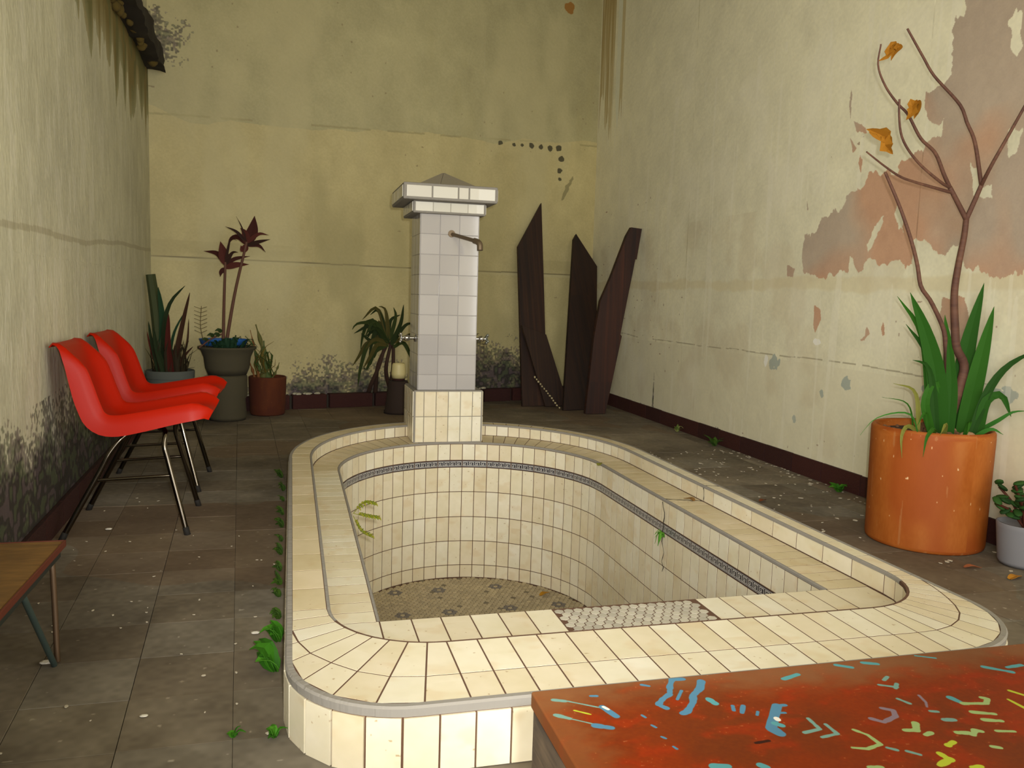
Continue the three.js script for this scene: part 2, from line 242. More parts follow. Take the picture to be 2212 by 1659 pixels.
const wr = struct(mesh('wall_right', box(0.2, WALL_H, RLEN, XR + 0.1, WALL_H / 2, RZ0 + RLEN / 2, 0), M.wallRight), 'cream painted right wall with large peeled patches showing mauve and orange plaster');
const pierced = () => mergeGeometries([box(0.2, WALL_H, 1.3, 0, WALL_H / 2, -2.85, 0), box(0.2, WALL_H, 2.7, 0, WALL_H / 2, 2.15, 0), box(0.2, 0.3, 3.0, 0, 0.15, -0.7, 0), box(0.2, WALL_H - 2.8, 3.0, 0, 1.4 + WALL_H / 2, -0.7, 0)]);  // unseen wall stretch with a gap added for the fill light
struct(mesh('wall_right', pierced().translate(XR + 0.1, 0, 2.5), M.plain), 'cream painted right wall with a wide opening added for fill light beside the photographer');
{
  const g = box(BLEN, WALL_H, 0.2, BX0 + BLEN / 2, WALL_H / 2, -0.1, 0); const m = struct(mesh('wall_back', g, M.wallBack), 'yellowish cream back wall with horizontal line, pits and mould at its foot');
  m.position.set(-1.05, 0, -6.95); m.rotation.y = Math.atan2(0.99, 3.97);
  const l = struct(mesh('wall_left', box(0.2, WALL_H, LLEN, -0.1, WALL_H / 2, 0, 0), M.wallLeft), 'rough pale plaster left wall blackened by damp near the ground');
  const zc = LZ1 - LLEN / 2; l.position.set(leftX(zc), 0, zc); l.rotation.y = Math.atan(0.0375);
  const l2 = struct(mesh('wall_left', pierced().translate(-0.1, 0, 0), M.plain), 'pale left wall with a wide opening added for fill light beside the photographer'); l2.position.set(leftX(2.5), 0, 2.5); l2.rotation.y = Math.atan(0.0375);  // left side, its gap likewise added to let fill light in
}
// unseen end behind the camera: two piers and a lintel around an added light opening, and the roof
struct(mesh('wall_front', mergeGeometries([box(0.5, WALL_H, 0.25, -0.68, WALL_H / 2, 6.1, 0), box(1.0, WALL_H, 0.25, 2.64, WALL_H / 2, 6.1, 0), box(2.57, 1.38, 0.25, 0.855, 3.71, 6.1, 0)]), M.plain), 'unseen end wall with a wide opening added for fill light');
struct(mesh('ceiling', box(5.4, 0.15, 15, 0.9, WALL_H + 0.07, -1.2, 0), std({ color: 0x8d8468, roughness: 0.95 })), 'dull roof slab over the yard');

// ------------------------------------------------------------------ plan lines of the plunge pool
const arc = (cx, cz, rx, rz, a0, a1, n) => Array.from({ length: n + 1 }, (_, i) => { const a = (a0 + (a1 - a0) * i / n) * DEG; return [cx + rx * Math.cos(a), cz + rz * Math.sin(a)]; });
const PCX = 0.965, PZ0 = -4.3, YR = 0.15, YS = 0.075, YF = -0.806;
const OUTER = [...arc(0.26, -1.895, 0.27, 0.27, 180, 90, 14), ...arc(1.635, -1.925, 0.3, 0.3, 90, 0, 14), ...arc(0.9625, PZ0, 0.9725, 1.15, 0, -180, 48)];
const INNER = [...arc(0.37, -2.2, 0.27, 0.265, 180, 90, 14), ...arc(1.6, -2.2, 0.26, 0.265, 90, 0, 14), ...arc(0.98, PZ0, 0.88, 1.05, 0, -180, 48)];
const STEP = [[0.241, -2.27], [1.696, -2.27], ...arc(0.9685, PZ0, 0.7275, 0.77, 0, -180, 48)];

// ------------------------------------------------------------------ the floor and its pavers
const texFloor = dataTex(1024, 1024, (u, v, c) => {
  const x = u * 4, y = v * 4; c[0] = 118; c[1] = 110; c[2] = 97; const n = fbm(x * 2, y * 2, 4) - 0.5, f = vnoise(x * 60, y * 60) - 0.5, g = fbm(x * 8 + 9, y * 8, 3) - 0.5; const s = n * 70 + g * 34 + f * 16; c[0] += s; c[1] += s; c[2] += s * 0.95;
  if (fbm(x * 1.1 + 30, y * 1.1, 3) > 0.56) lerp3(c, 112, 88, 66, 0.4); if (vnoise(x * 45, y * 45 + 3) > 0.965) lerp3(c, 190, 182, 168, 0.6);
});
M.pavers = [0xffffff, 0xf2ece4, 0xe9e1d8, 0xf8f4ec].map(k => std({ map: texFloor, color: k, roughness: 0.85, bumpMap: texFloor, bumpScale: 0.0015 }));
M.earth = std({ color: 0x3a332b, roughness: 1 });
const floor = struct(mesh('floor', slab([[-1.3, -8.2], [3.1, -8.2], [3.1, 6.2], [-1.3, 6.2]].reverse(), -0.12, -0.008, OUTER), M.earth), 'dark brown square paving around the pool, dirty and uneven');
{
  const PW = 0.24, ev = new Evaluator(); ev.useGroups = false; ev.attributes = ['position', 'normal', 'uv'];
  const cut = new Brush(slab(OUTER.map(([x, z]) => [x + Math.sign(x - PCX) * 0.002, z]), -0.2, 0.2).toNonIndexed()); cut.updateMatrixWorld();
  const inO = (x, z) => inPoly(OUTER.flat(), x, z); const far = [];
  for (let i = -6; i < 15; i++) for (let j = -2; j < 35; j++) {
    const zc = -1.715 - (j - 7) * PW, xc = -0.018 + 0.058 * zc + (i - 0.5) * PW;
    if (xc < leftX(zc) - 0.15 || xc > XR + 0.1 || zc < backZ(xc) - 0.1) continue;
    const c4 = [[-1, -1], [1, -1], [1, 1], [-1, 1]].map(([a, b]) => [xc + a * PW / 2 + b * PW / 2 * 0.058, zc + b * PW / 2]); const ins = c4.filter(p => inO(p[0], p[1])).length; if (ins === 4) continue;
    const lift = rr(-0.0012, 0.0008), g = plate([...c4].reverse().map(p => V(p[0], -0.012, p[1])), V(0, 1, 0), 0.014 + lift, 0.0005, 0.0009);
    const p = g.attributes.position, uv = g.attributes.uv; for (let k = 0; k < p.count; k++) uv.setXY(k, p.getX(k) / 4 + 0.3, p.getZ(k) / 4);
    let gg = g; const near = ins > 0 || c4.some(q => OUTER.some(o => Math.hypot(o[0] - q[0], o[1] - q[1]) < 0.25));
    if (near && OUTER.some(o => Math.abs(o[0] - xc) < PW * 0.6 && Math.abs(o[1] - zc) < PW * 0.6) || ins > 0) {
      const b = new Brush(plateSolid(c4, -0.012, 0.002 + lift)); b.updateMatrixWorld(); const r = ev.evaluate(b, cut, SUBTRACTION); if (!r.geometry.attributes.position || r.geometry.attributes.position.count < 3) continue; gg = r.geometry; const pp = gg.attributes.position, u2 = gg.attributes.uv; for (let k = 0; k < pp.count; k++) u2.setXY(k, pp.getX(k) / 4 + 0.3, pp.getZ(k) / 4);
    }
    if (zc > -4.6 && zc < -0.6) mesh('paver', gg, M.pavers[Math.floor(R() * 4)], floor); else far.push(gg.index ? gg.toNonIndexed() : gg);
  }
  for (const g of far) for (const k of Object.keys(g.attributes)) if (!['position', 'normal', 'uv'].includes(k)) g.deleteAttribute(k);
  const fm = mesh('far_pavers', mergeGeometries(far), M.pavers[1], floor); fm.userData.kind = 'stuff';
  const rest = mesh('yard_paving', slab([[-1.2, 0.45], [3.1, 0.45], [3.1, 6.1], [-1.2, 6.1]].reverse(), -0.01, 0.0), M.pavers[0], floor); rest.userData.kind = 'stuff';
}
function plateSolid(c4, y0, y1) { return slab([...c4].reverse(), y0, y1).toNonIndexed(); }

// ------------------------------------------------------------------ dark red skirting
M.skirt = [0x3a120c, 0x35100b, 0x3e140d].map(k => std({ color: k, roughness: 0.75, bumpMap: bumpSoft, bumpScale: 0.004 }));
const bbR = struct(mesh('baseboard_right', box(0.012, 0.1, 6.4, XR - 0.004, 0.05, -4.75, 0), M.earth), 'dark red skirting along the right wall');
for (let z = -7.75; z < -1.7; ) { const l = rr(0.28, 0.34); mesh('skirting_tile', box(0.016, rr(0.105, 0.115), l - 0.006, XR - 0.009, 0.056, z + l / 2, 0.003), M.skirt[Math.floor(R() * 3)], bbR); z += l; }
const bbB = struct(mesh('baseboard_back', box(4.0, 0.11, 0.05, 2.02, 0.055, 0.02, 0), M.earth), 'dark red brick kerb along the foot of the back wall'); bbB.position.set(-1.05, 0, -6.95); bbB.rotation.y = Math.atan2(0.99, 3.97);
for (let x = 0.05; x < 3.95; ) { const l = Math.min(rr(0.30, 0.44), 4.04 - x); mesh('brick', box(l - 0.028, 0.12, 0.09, x + l / 2, 0.061, 0.046, 0.006), M.skirt[Math.floor(R() * 3)], bbB); x += l; }
const bbL = struct(mesh('baseboard_left', box(0.012, 0.1, 6.0, 0.004, 0.05, 0, 0), M.earth), 'brown skirting along the foot of the damp left wall'); bbL.position.set(leftX(-3.9), 0, -3.9); bbL.rotation.y = Math.atan(0.0375);
for (let z = -3.0; z < 2.95; ) { const l = rr(0.28, 0.34); mesh('skirting_tile', box(0.018, rr(0.098, 0.106), l - 0.006, 0.01, 0.053, z + l / 2, 0.003), M.skirt[Math.floor(R() * 3)], bbL); z += l; }

// rotten beam fixed high on the left wall
{
  const t = thing('roof_beam', 'rotten dark timber beam fixed high on the left wall, ending in the corner', 'beam', [leftX(-5.4) + 0.06, 2.6, -5.4]);
  const g = new THREE.BoxGeometry(0.13, 0.13, 3.0, 3, 3, 60); const p = g.attributes.position;
  for (let i = 0; i < p.count; i++) { const z = p.getZ(i), k = (fbm(z * 6 + p.getX(i) * 30, p.getY(i) * 30, 3) - 0.5) * 0.05; p.setX(i, p.getX(i) + Math.max(-0.02, k)); p.setY(i, p.getY(i) + (fbm(z * 5, p.getX(i) * 20 + 7, 3) - 0.5) * 0.06); }
  g.computeVertexNormals(); g.rotateY(Math.atan(0.0375)); g.translate(0, 0.07, 0);
  mesh('timber', g, std({ color: 0x241c14, roughness: 0.95 }), t);
  const f = []; for (let i = 0; i < 26; i++) { const z = rr(-1.4, 1.2); f.push(new THREE.IcosahedronGeometry(rr(0.015, 0.04), 1).scale(1, rr(0.5, 1.6), rr(0.8, 1.8)).translate(-0.055 + rr(0, 0.03), rr(-0.02, 0.02), z)); }
  const ms = mesh('moss', mergeGeometries(f), std({ color: 0x5a4a1c, roughness: 1 }), t); ms.userData.kind = 'stuff';
}

// ------------------------------------------------------------------ glazed tiles
const texTile = dataTex(512, 512, (u, v, c) => {
  const x = u * 1.0, y = v * 1.0; c[0] = 227; c[1] = 220; c[2] = 198; const n = fbm(x * 9, y * 9, 4) - 0.5, m = fbm(x * 40, y * 40, 2) - 0.5; c[0] += n * 16 + m * 6; c[1] += n * 18 + m * 6; c[2] += n * 30 + m * 8;
  lerp3(c, 208, 184, 146, 0.28 * smooth(0.58, 0.8, fbm(x * 13 + 4, y * 17, 3)));
  const d = vnoise(x * 95, y * 95); if (d > 0.955 && fbm(x * 5 + 7, y * 5, 2) > 0.5) lerp3(c, 150, 120, 84, 0.55);
});
const glaze = (k, o = {}) => phys({ map: texTile, color: k, roughness: 0.3, specularIntensity: 0.7, ...o });
M.tile = [0xffffff, 0xfcf9f3, 0xf9f4ec, 0xfffdf8, 0xf6f0e6].map(k => glaze(k));
M.tileUsed = [0xf0e6d6, 0xece2d0, 0xf4eadb, 0xe8deca].map(k => glaze(k, { roughness: 0.5 }));
const pick = (a) => a[Math.floor(R() * a.length)];
M.grout = std({ color: 0x5e4230, roughness: 0.95 });
M.cement = std({ color: 0x8c877f, roughness: 0.9, bumpMap: bumpSoft, bumpScale: 0.003 });

function resample(line, step, closed = false) {
  const L = [...line]; if (closed) L.push(line[0]); const s = [0]; for (let i = 1; i < L.length; i++) s.push(s[i - 1] + Math.hypot(L[i][0] - L[i - 1][0], L[i][1] - L[i - 1][1]));
  const T = s[s.length - 1], n = Math.max(1, Math.round(T / step)), out = []; let k = 0;
  for (let i = 0; i <= n; i++) { const d = T * i / n; while (k < s.length - 2 && s[k + 1] < d) k++; const t = (d - s[k]) / (s[k + 1] - s[k] || 1); out.push([mix(L[k][0], L[k + 1][0], t), mix(L[k][1], L[k + 1][1], t)]); } return out;
}
// upright tile between plan points a and b; inside = +1 faces the left of a->b (seen from above, x right, z down)
function wallTile(a, b, y0, y1, sgn, th = 0.006) {
  const A = V(a[0], 0, a[1]), B = V(b[0], 0, b[1]); const d = B.clone().sub(A).normalize(); const n = V(-d.z, 0, d.x).multiplyScalar(sgn);
  const q = [[A, y0], [B, y0], [B, y1], [A, y1]].map(([p, y]) => V(p.x, y, p.z)); const c = q[1].clone().sub(q[0]).cross(q[3].clone().sub(q[0])); return plate(c.dot(n) > 0 ? q : q.reverse(), n, th, 0.0003, 0.0021);
}
function flatTile(q, y, th = 0.0006) { const p = q.map(a => V(a[0], y, a[1])); const c = p[1].clone().sub(p[0]).cross(p[2].clone().sub(p[0])); return plate(c.y > 0 ? p : p.reverse(), V(0, 1, 0), th, 0.0002, 0.0021); }

const pool = thing('plunge_pool', 'empty sunken plunge pool lined with cream glazed tiles, raised rim and inner step', 'pool', [PCX, 0, -3.5]);
const P = (name, g, m) => mesh(name, rel(g, pool), m, pool);
P('basin_shell', slab(OUTER, -0.92, YS - 0.0006, STEP), M.grout);
P('rim_shell', slab(OUTER, YS - 0.0006, YR - 0.0006, INNER), M.grout);
P('basin_floor', slab(STEP, -0.92, YF - 0.004), M.grout);

// --- rim: stations of [outer, inner] points
const ray2 = (cx, cz, a, poly) => { const dx = Math.cos(a * DEG), dz = Math.sin(a * DEG); let best = null; for (let i = 0; i < poly.length; i++) { const p = poly[i], q = poly[(i + 1) % poly.length]; const ex = q[0] - p[0], ez = q[1] - p[1], den = dx * ez - dz * ex; if (Math.abs(den) < 1e-9) continue; const t = ((p[0] - cx) * ez - (p[1] - cz) * ex) / den, s = ((p[0] - cx) * dz - (p[1] - cz) * dx) / den; if (t > 0 && s >= -1e-6 && s <= 1 + 1e-6 && (!best || t < best[0])) best = [t, cx + dx * t, cz + dz * t]; } return [best[1], best[2]]; };
const inset = 0.012;
function shrink([o, i], dO = inset, dI = 0.0065) { const l = Math.hypot(i[0] - o[0], i[1] - o[1]); return [[mix(o[0], i[0], dO / l), mix(o[1], i[1], dO / l)], [mix(i[0], o[0], dI / l), mix(i[1], o[1], dI / l)]]; }
const rimRuns = [];
{ const left = []; for (let k = 0; k <= 13; k++) { const z = mix(-4.3, -2.2, k / 13); left.push([[-0.01, z], [0.1, z]]); } rimRuns.push({ st: left, two: null });
  const fl = []; for (let k = 0; k <= 9; k++) { const a = 180 - 10 * k; fl.push([ray2(0.37, -2.2, a, OUTER), ray2(0.37, -2.2, a, INNER)]); } rimRuns.push({ st: fl, two: (k) => 0.4 * smooth(1.5, 5.5, k) });
  const fr = []; for (let k = 0; k <= 16; k++) { const x = mix(0.37, 1.6, k / 16); fr.push([[x, -1.625], [x, -1.935]]); } rimRuns.push({ st: fr, two: () => 0.4 });
  const rc = []; for (let k = 0; k <= 11; k++) { const a = 90 - 90 / 11 * k; rc.push([ray2(1.6, -2.2, a, OUTER), ray2(1.6, -2.2, a, INNER)]); } rimRuns.push({ st: rc, two: (k) => 0.4 * (1 - smooth(5, 10, k)) });
  const rt = []; for (let k = 0; k <= 13; k++) { const z = mix(-2.2, -4.3, k / 13); rt.push([[1.935, z], [1.86, z]]); } rimRuns.push({ st: rt, two: null });
  const fa = []; for (let k = 0; k <= 34; k++) { const a = -180 * k / 34; fa.push([[0.9625 + 0.9725 * Math.cos(a * DEG), PZ0 + 1.15 * Math.sin(a * DEG)], [0.98 + 0.88 * Math.cos(a * DEG), PZ0 + 1.05 * Math.sin(a * DEG)]]); } rimRuns.push({ st: fa, two: null }); }
rimRuns.forEach((run, ri) => {
  const st = run.st.map(s => shrink(s, ri === 5 || ri === 4 ? 0.008 : inset));
  for (let k = 0; k < st.length - 1; k++) {
    const [o0, i0] = st[k], [o1, i1] = st[k + 1], m = ri === 0 || ri === 5 ? M.tileUsed : M.tile;
    if (run.two && (run.two(k) > 0.06 || run.two(k + 1) > 0.06)) {
      const f0 = run.two(k), f1 = run.two(k + 1), d0 = [mix(o0[0], i0[0], f0), mix(o0[1], i0[1], f0)], d1 = [mix(o1[0], i1[0], f1), mix(o1[1], i1[1], f1)];
      P('rim_tile', flatTile([d0, d1, i1, i0], YR - 0.0006), pick(m));
      const q = [o0, o1, d1, d0]; if (f0 < 0.06) q.splice(3, 1); if (f1 < 0.06) q.splice(2, 1); P('rim_edge_tile', flatTile(q, YR - 0.0006), pick(m));
    } else P('rim_tile', flatTile([o0, o1, i1, i0], YR - 0.0006), pick(m));
  }
});
// cement edging along the rim and the step
P('rim_edging', sweepPlan(OUTER, [[0.002, YR - 0.022], [0.004, YR - 0.004], [0.0, YR + 0.001], [-inset - 0.001, YR + 0.001], [-inset - 0.001, YR - 0.022]], true, 1), M.cement);
P('rim_inner_edging', sweepPlan([...INNER.slice(26), ...INNER.slice(0, 4)], [[-0.003, YR - 0.011], [-0.003, YR - 0.003], [0.0, YR + 0.0005], [0.0065, YR + 0.0005], [0.0065, YR - 0.011]], false, 1), M.cement);
P('step_edging', sweepPlan([...STEP.slice(1), STEP[0]], [[-0.003, YS - 0.011], [-0.003, YS - 0.003], [0.0, YS + 0.0005], [0.0065, YS + 0.0005], [0.0065, YS - 0.011]], false, 1), M.cement);

// --- outer face, riser, step, inner wall
const outLine = resample(OUTER, 0.0775, true);
for (let i = 0; i < outLine.length - 1; i++) P('face_tile', wallTile(outLine[i], outLine[i + 1], 0.001, YR - 0.022, 1), pick(M.tile));
const seg = (poly, from, to) => poly.slice(from, to + 1);
const riserRuns = [[seg(INNER, 0, 14), 0.0775], [[INNER[14], INNER[15]], 0.0775], [seg(INNER, 15, 29), 0.06], [[INNER[29], INNER[30]], 0.16], [seg(INNER, 30, 78), 0.078], [[INNER[78], INNER[0]], 0.16]];
for (const [l, s] of riserRuns) { const q = resample(l, s); for (let i = 0; i < q.length - 1; i++) P('riser_tile', wallTile(q[i], q[i + 1], YS, YR - 0.010, -1, 0.0009), pick(M.tile)); }
{ // step surface
  const T = (q, m = M.tileUsed) => P('step_tile', flatTile(q, YS - 0.0006), pick(m));
  const e = 0.0065, n = 26;
  for (let k = 0; k < n; k++) { const a = mix(-4.3, -2.27, k / n), b = mix(-4.3, -2.27, (k + 1) / n); T([[0.103, a], [0.103, b], [0.241 - e, b], [0.241 - e, a]], M.tile); T([[1.857, a], [1.857, b], [1.696 + e, b], [1.696 + e, a]]); }
  for (let k = 0; k < 34; k++) { const f = (j, r) => { const a = -180 * j / 34 * DEG; return r ? [0.98 + 0.877 * Math.cos(a), PZ0 + 1.047 * Math.sin(a)] : [0.9685 + (0.7275 + e) * Math.cos(a), PZ0 + (0.77 + e) * Math.sin(a)]; }; T([f(k, 1), f(k + 1, 1), f(k + 1, 0), f(k, 0)]); }
  // front: six tiles, a patch of hexagons, then tiles again; the two corners are cut to the rim's curve
  const innerZ = (x) => ray2(x, -2.4, 90, INNER)[1] - 0.004;
  const xs = [0.241, 0.331, 0.416, 0.502, 0.586, 0.669, 0.752]; const xs2 = [1.222, 1.304, 1.386, 1.466, 1.544, 1.62, 1.696];
  for (const X of [xs, xs2]) for (let k = 0; k < X.length - 1; k++) T([[X[k], -2.27], [X[k + 1], -2.27], [X[k + 1], innerZ(X[k + 1])], [X[k], innerZ(X[k])]], M.tile);
  const corner = (sx, x1) => { const pts = []; for (let k = 0; k <= 5; k++) { const x = mix(sx, x1, k / 5); pts.push([x, Math.min(-1.94, innerZ(x))]); } return pts; };
  T([[0.241, -2.27], ...corner(0.24, 0.108).map(p => [p[0], p[1]]), [0.106, -2.27]], M.tile); T([[1.696, -2.27], ...corner(1.698, 1.852), [1.855, -2.27]], M.tile);
  P('hexagon_bed', slab([[0.754, -2.268], [1.22, -2.268], [1.22, -1.94], [0.754, -1.94]].reverse(), YS - 0.02, YS - 0.0008), std({ color: 0x75604e, roughness: 0.95 }));
  const hex = new THREE.CylinderGeometry(0.0150, 0.0152, 0.006, 6); const hm = [0xc4beae, 0xbcb6a6, 0xb2ac9e].map(k => std({ color: k, roughness: 0.4 }));
  for (let r = 0; r < 12; r++) for (let c = 0; c < 18; c++) { const x = 0.768 + c * 0.0298 + (r % 2) * 0.0149, z = -2.247 + r * 0.0258; if (x > 1.21 || z > innerZ(x) - 0.014) continue; const h = mesh('hexagon_tile', hex, pick(hm), pool); h.position.set(x - pool.position.x, YS - 0.0026, z - pool.position.z); h.rotation.y = 0; }
}
const rows = [[YS - 0.012, -0.041], [-0.086, -0.244], [-0.244, -0.407], [-0.407, -0.565], [-0.565, -0.723], [-0.723, YF]];
const wallRuns = [[STEP[1], STEP[2]], seg(STEP, 2, 50)].map((l, i) => resample(l, 0.0772));
for (const q of wallRuns) for (let i = 0; i < q.length - 1; i++) rows.forEach(([a, b], r) => P(['upper_wall_tile', 'wall_tile', 'wall_tile', 'wall_tile', 'lower_wall_tile', 'foot_tile'][r], wallTile(q[i], q[i + 1], b, a, -1, 0.0009), pick(M.tile)));
{ // the sides turned away from the photograph: same tiles, joined
  const g = []; for (const l of [[STEP[50], STEP[0]], [STEP[0], STEP[1]]]) { const q = resample(l, 0.0772); for (let i = 0; i < q.length - 1; i++) for (const [a, b] of rows) g.push(wallTile(q[i], q[i + 1], b, a, -1, 0.0009)); }
  const m = P('side_wall_tiling', mergeGeometries(g), M.tile[1]); m.userData.kind = 'stuff';
}
{ // key-pattern band
  const cv = document.createElement('canvas'); cv.width = 620; cv.height = 180; const x = cv.getContext('2d'); x.fillStyle = '#2c2a33'; x.fillRect(0, 0, 620, 180); x.fillStyle = '#c9c6c4'; x.fillRect(0, 24, 620, 8); x.fillRect(0, 148, 620, 8);
  x.strokeStyle = '#d4d2cc'; x.lineWidth = 11; for (let k = 0; k < 4; k++) { const o = k * 155; x.beginPath(); [[0, 132], [22, 132], [22, 48], [132, 48], [132, 108], [76, 108], [76, 78], [104, 78]].forEach(([a, b], i) => i ? x.lineTo(o + a, b) : x.moveTo(o + a, b)); x.stroke(); x.beginPath(); x.moveTo(o + 44, 132); x.lineTo(o + 155, 132); x.stroke(); }
  const t = new THREE.CanvasTexture(cv); t.colorSpace = THREE.SRGBColorSpace; const m = phys({ map: t, roughness: 0.35 });
  for (const l of [[STEP[1], STEP[2]], seg(STEP, 2, 50), [STEP[50], STEP[0]], [STEP[0], STEP[1]]]) { const q = resample(l, 0.155); for (let i = 0; i < q.length - 1; i++) { const g = wallTile(q[i], q[i + 1], -0.086, -0.041, -1, 0.0012), p = g.attributes.position, uv = g.attributes.uv; const dx = q[i + 1][0] - q[i][0], dz = q[i + 1][1] - q[i][1], L2 = dx * dx + dz * dz; for (let k = 0; k < p.count; k++) uv.setXY(k, ((p.getX(k) - q[i][0]) * dx + (p.getZ(k) - q[i][1]) * dz) / L2, (p.getY(k) + 0.086) / 0.045); P('key_pattern_band', g, m); } }
}
{ // hexagon mosaic of the floor with seven-piece flowers
  const flat = STEP.flat(), px = 0.0298, pz = 0.0258, list = [], dark = [], centre = []; const fx = [0.318, 0.604, 0.89, 1.235, 1.525].map(x => x), fz = [-4.86, -4.5, -4.14, -3.78, -3.42, -3.06, -2.7];
  for (let r = 0; r < 112; r++) for (let c = 0; c < 52; c++) { const x = 0.25 + c * px + (r % 2) * px / 2, z = -5.06 + r * pz; if (inPoly(flat, x, z) && inPoly(flat, x - 0.012, z) && inPoly(flat, x + 0.012, z) && inPoly(flat, x, z - 0.012)) list.push([x, z]); }
  const isF = new Map(); for (const z of fz) for (const x of fx) { let b = null; for (const p of list) { const d = Math.hypot(p[0] - x, p[1] - z); if (!b || d < b[0]) b = [d, p]; } if (b[0] < 0.03) { const mem = list.filter(p => Math.hypot(p[0] - b[1][0], p[1] - b[1][1]) < 0.033); if (mem.length === 7) { mem.forEach(p => isF.set(p, 1)); isF.set(b[1], 2); const o = new THREE.CylinderGeometry(0.0152, 0.016, 0.006, 6); const gs = mem.filter(p => isF.get(p) === 1).map(p => o.clone().translate(p[0], YF - 0.001, p[1])); P('flower_motif', mergeGeometries(gs), M.flower ||= std({ color: 0x6a6460, roughness: 0.5 })); } } }
  const rest = list.filter(p => isF.get(p) !== 1); const im = new THREE.InstancedMesh(new THREE.CylinderGeometry(0.0146, 0.0156, 0.006, 6), std({ color: 0xffffff, roughness: 0.55 }), rest.length); const o = new THREE.Object3D(), col = new THREE.Color();
  rest.forEach((p, i) => { o.position.set(p[0] - pool.position.x, YF - 0.001 + rr(-0.0006, 0.0006), p[1] - pool.position.z); o.updateMatrix(); im.setMatrixAt(i, o.matrix); const d = fbm(p[0] * 5, p[1] * 5, 3), k = 0.72 + R() * 0.3; col.setRGB(0.44 * k + d * 0.06, 0.36 * k + d * 0.05, 0.23 * k + d * 0.02); if (R() < 0.02) col.multiplyScalar(0.35); im.setColorAt(i, col); });
  im.name = 'floor_mosaic'; im.userData.kind = 'stuff'; im.castShadow = im.receiveShadow = true; pool.add(im);
}
// cracks: ragged dark fissures across the step, the rim and the inner wall
{
  const fissure = (pts, n, w) => { const pos = []; const L = []; for (let i = 0; i < pts.length; i++) { const a = pts[Math.max(0, i - 1)], b = pts[Math.min(pts.length - 1, i + 1)]; const s = b.clone().sub(a).cross(n).normalize(); const ww = w * (0.5 + R()); L.push([pts[i].clone().addScaledVector(s, -ww), pts[i].clone().addScaledVector(s, ww)]); } for (let i = 0; i < L.length - 1; i++) for (const v of [L[i][0], L[i][1], L[i + 1][1], L[i][0], L[i + 1][1], L[i + 1][0]]) pos.push(v.x + n.x * 0.0007, v.y + n.y * 0.0007, v.z + n.z * 0.0007); return geoFrom(pos); };
  const dark = std({ color: 0x2e251c, roughness: 1, side: THREE.DoubleSide }); const jag = (a, b, k, d) => Array.from({ length: k + 1 }, (_, i) => a.clone().lerp(b, i / k).add(V(d.x * rr(-1, 1), d.y * rr(-1, 1), d.z * rr(-1, 1))));
  P('crack', fissure(jag(V(1.6915, 0.06, -3.49), V(1.6915, -0.27, -3.47), 14, V(0, 0, 0.012)), V(-1, 0, 0), 0.003), dark);
  P('crack', fissure(jag(V(1.70, YS, -3.5), V(1.855, YS, -3.42), 10, V(0, 0, 0.01)), V(0, 1, 0), 0.004), dark);
  P('crack', fissure(jag(V(1.865, YR, -3.42), V(1.933, YR, -3.40), 6, V(0, 0, 0.006)), V(0, 1, 0), 0.003), dark);
  P('crack', fissure(jag(V(1.8568, 0.08, -3.42), V(1.8568, 0.14, -3.42), 5, V(0, 0, 0.006)), V(-1, 0, 0), 0.003), dark);
}

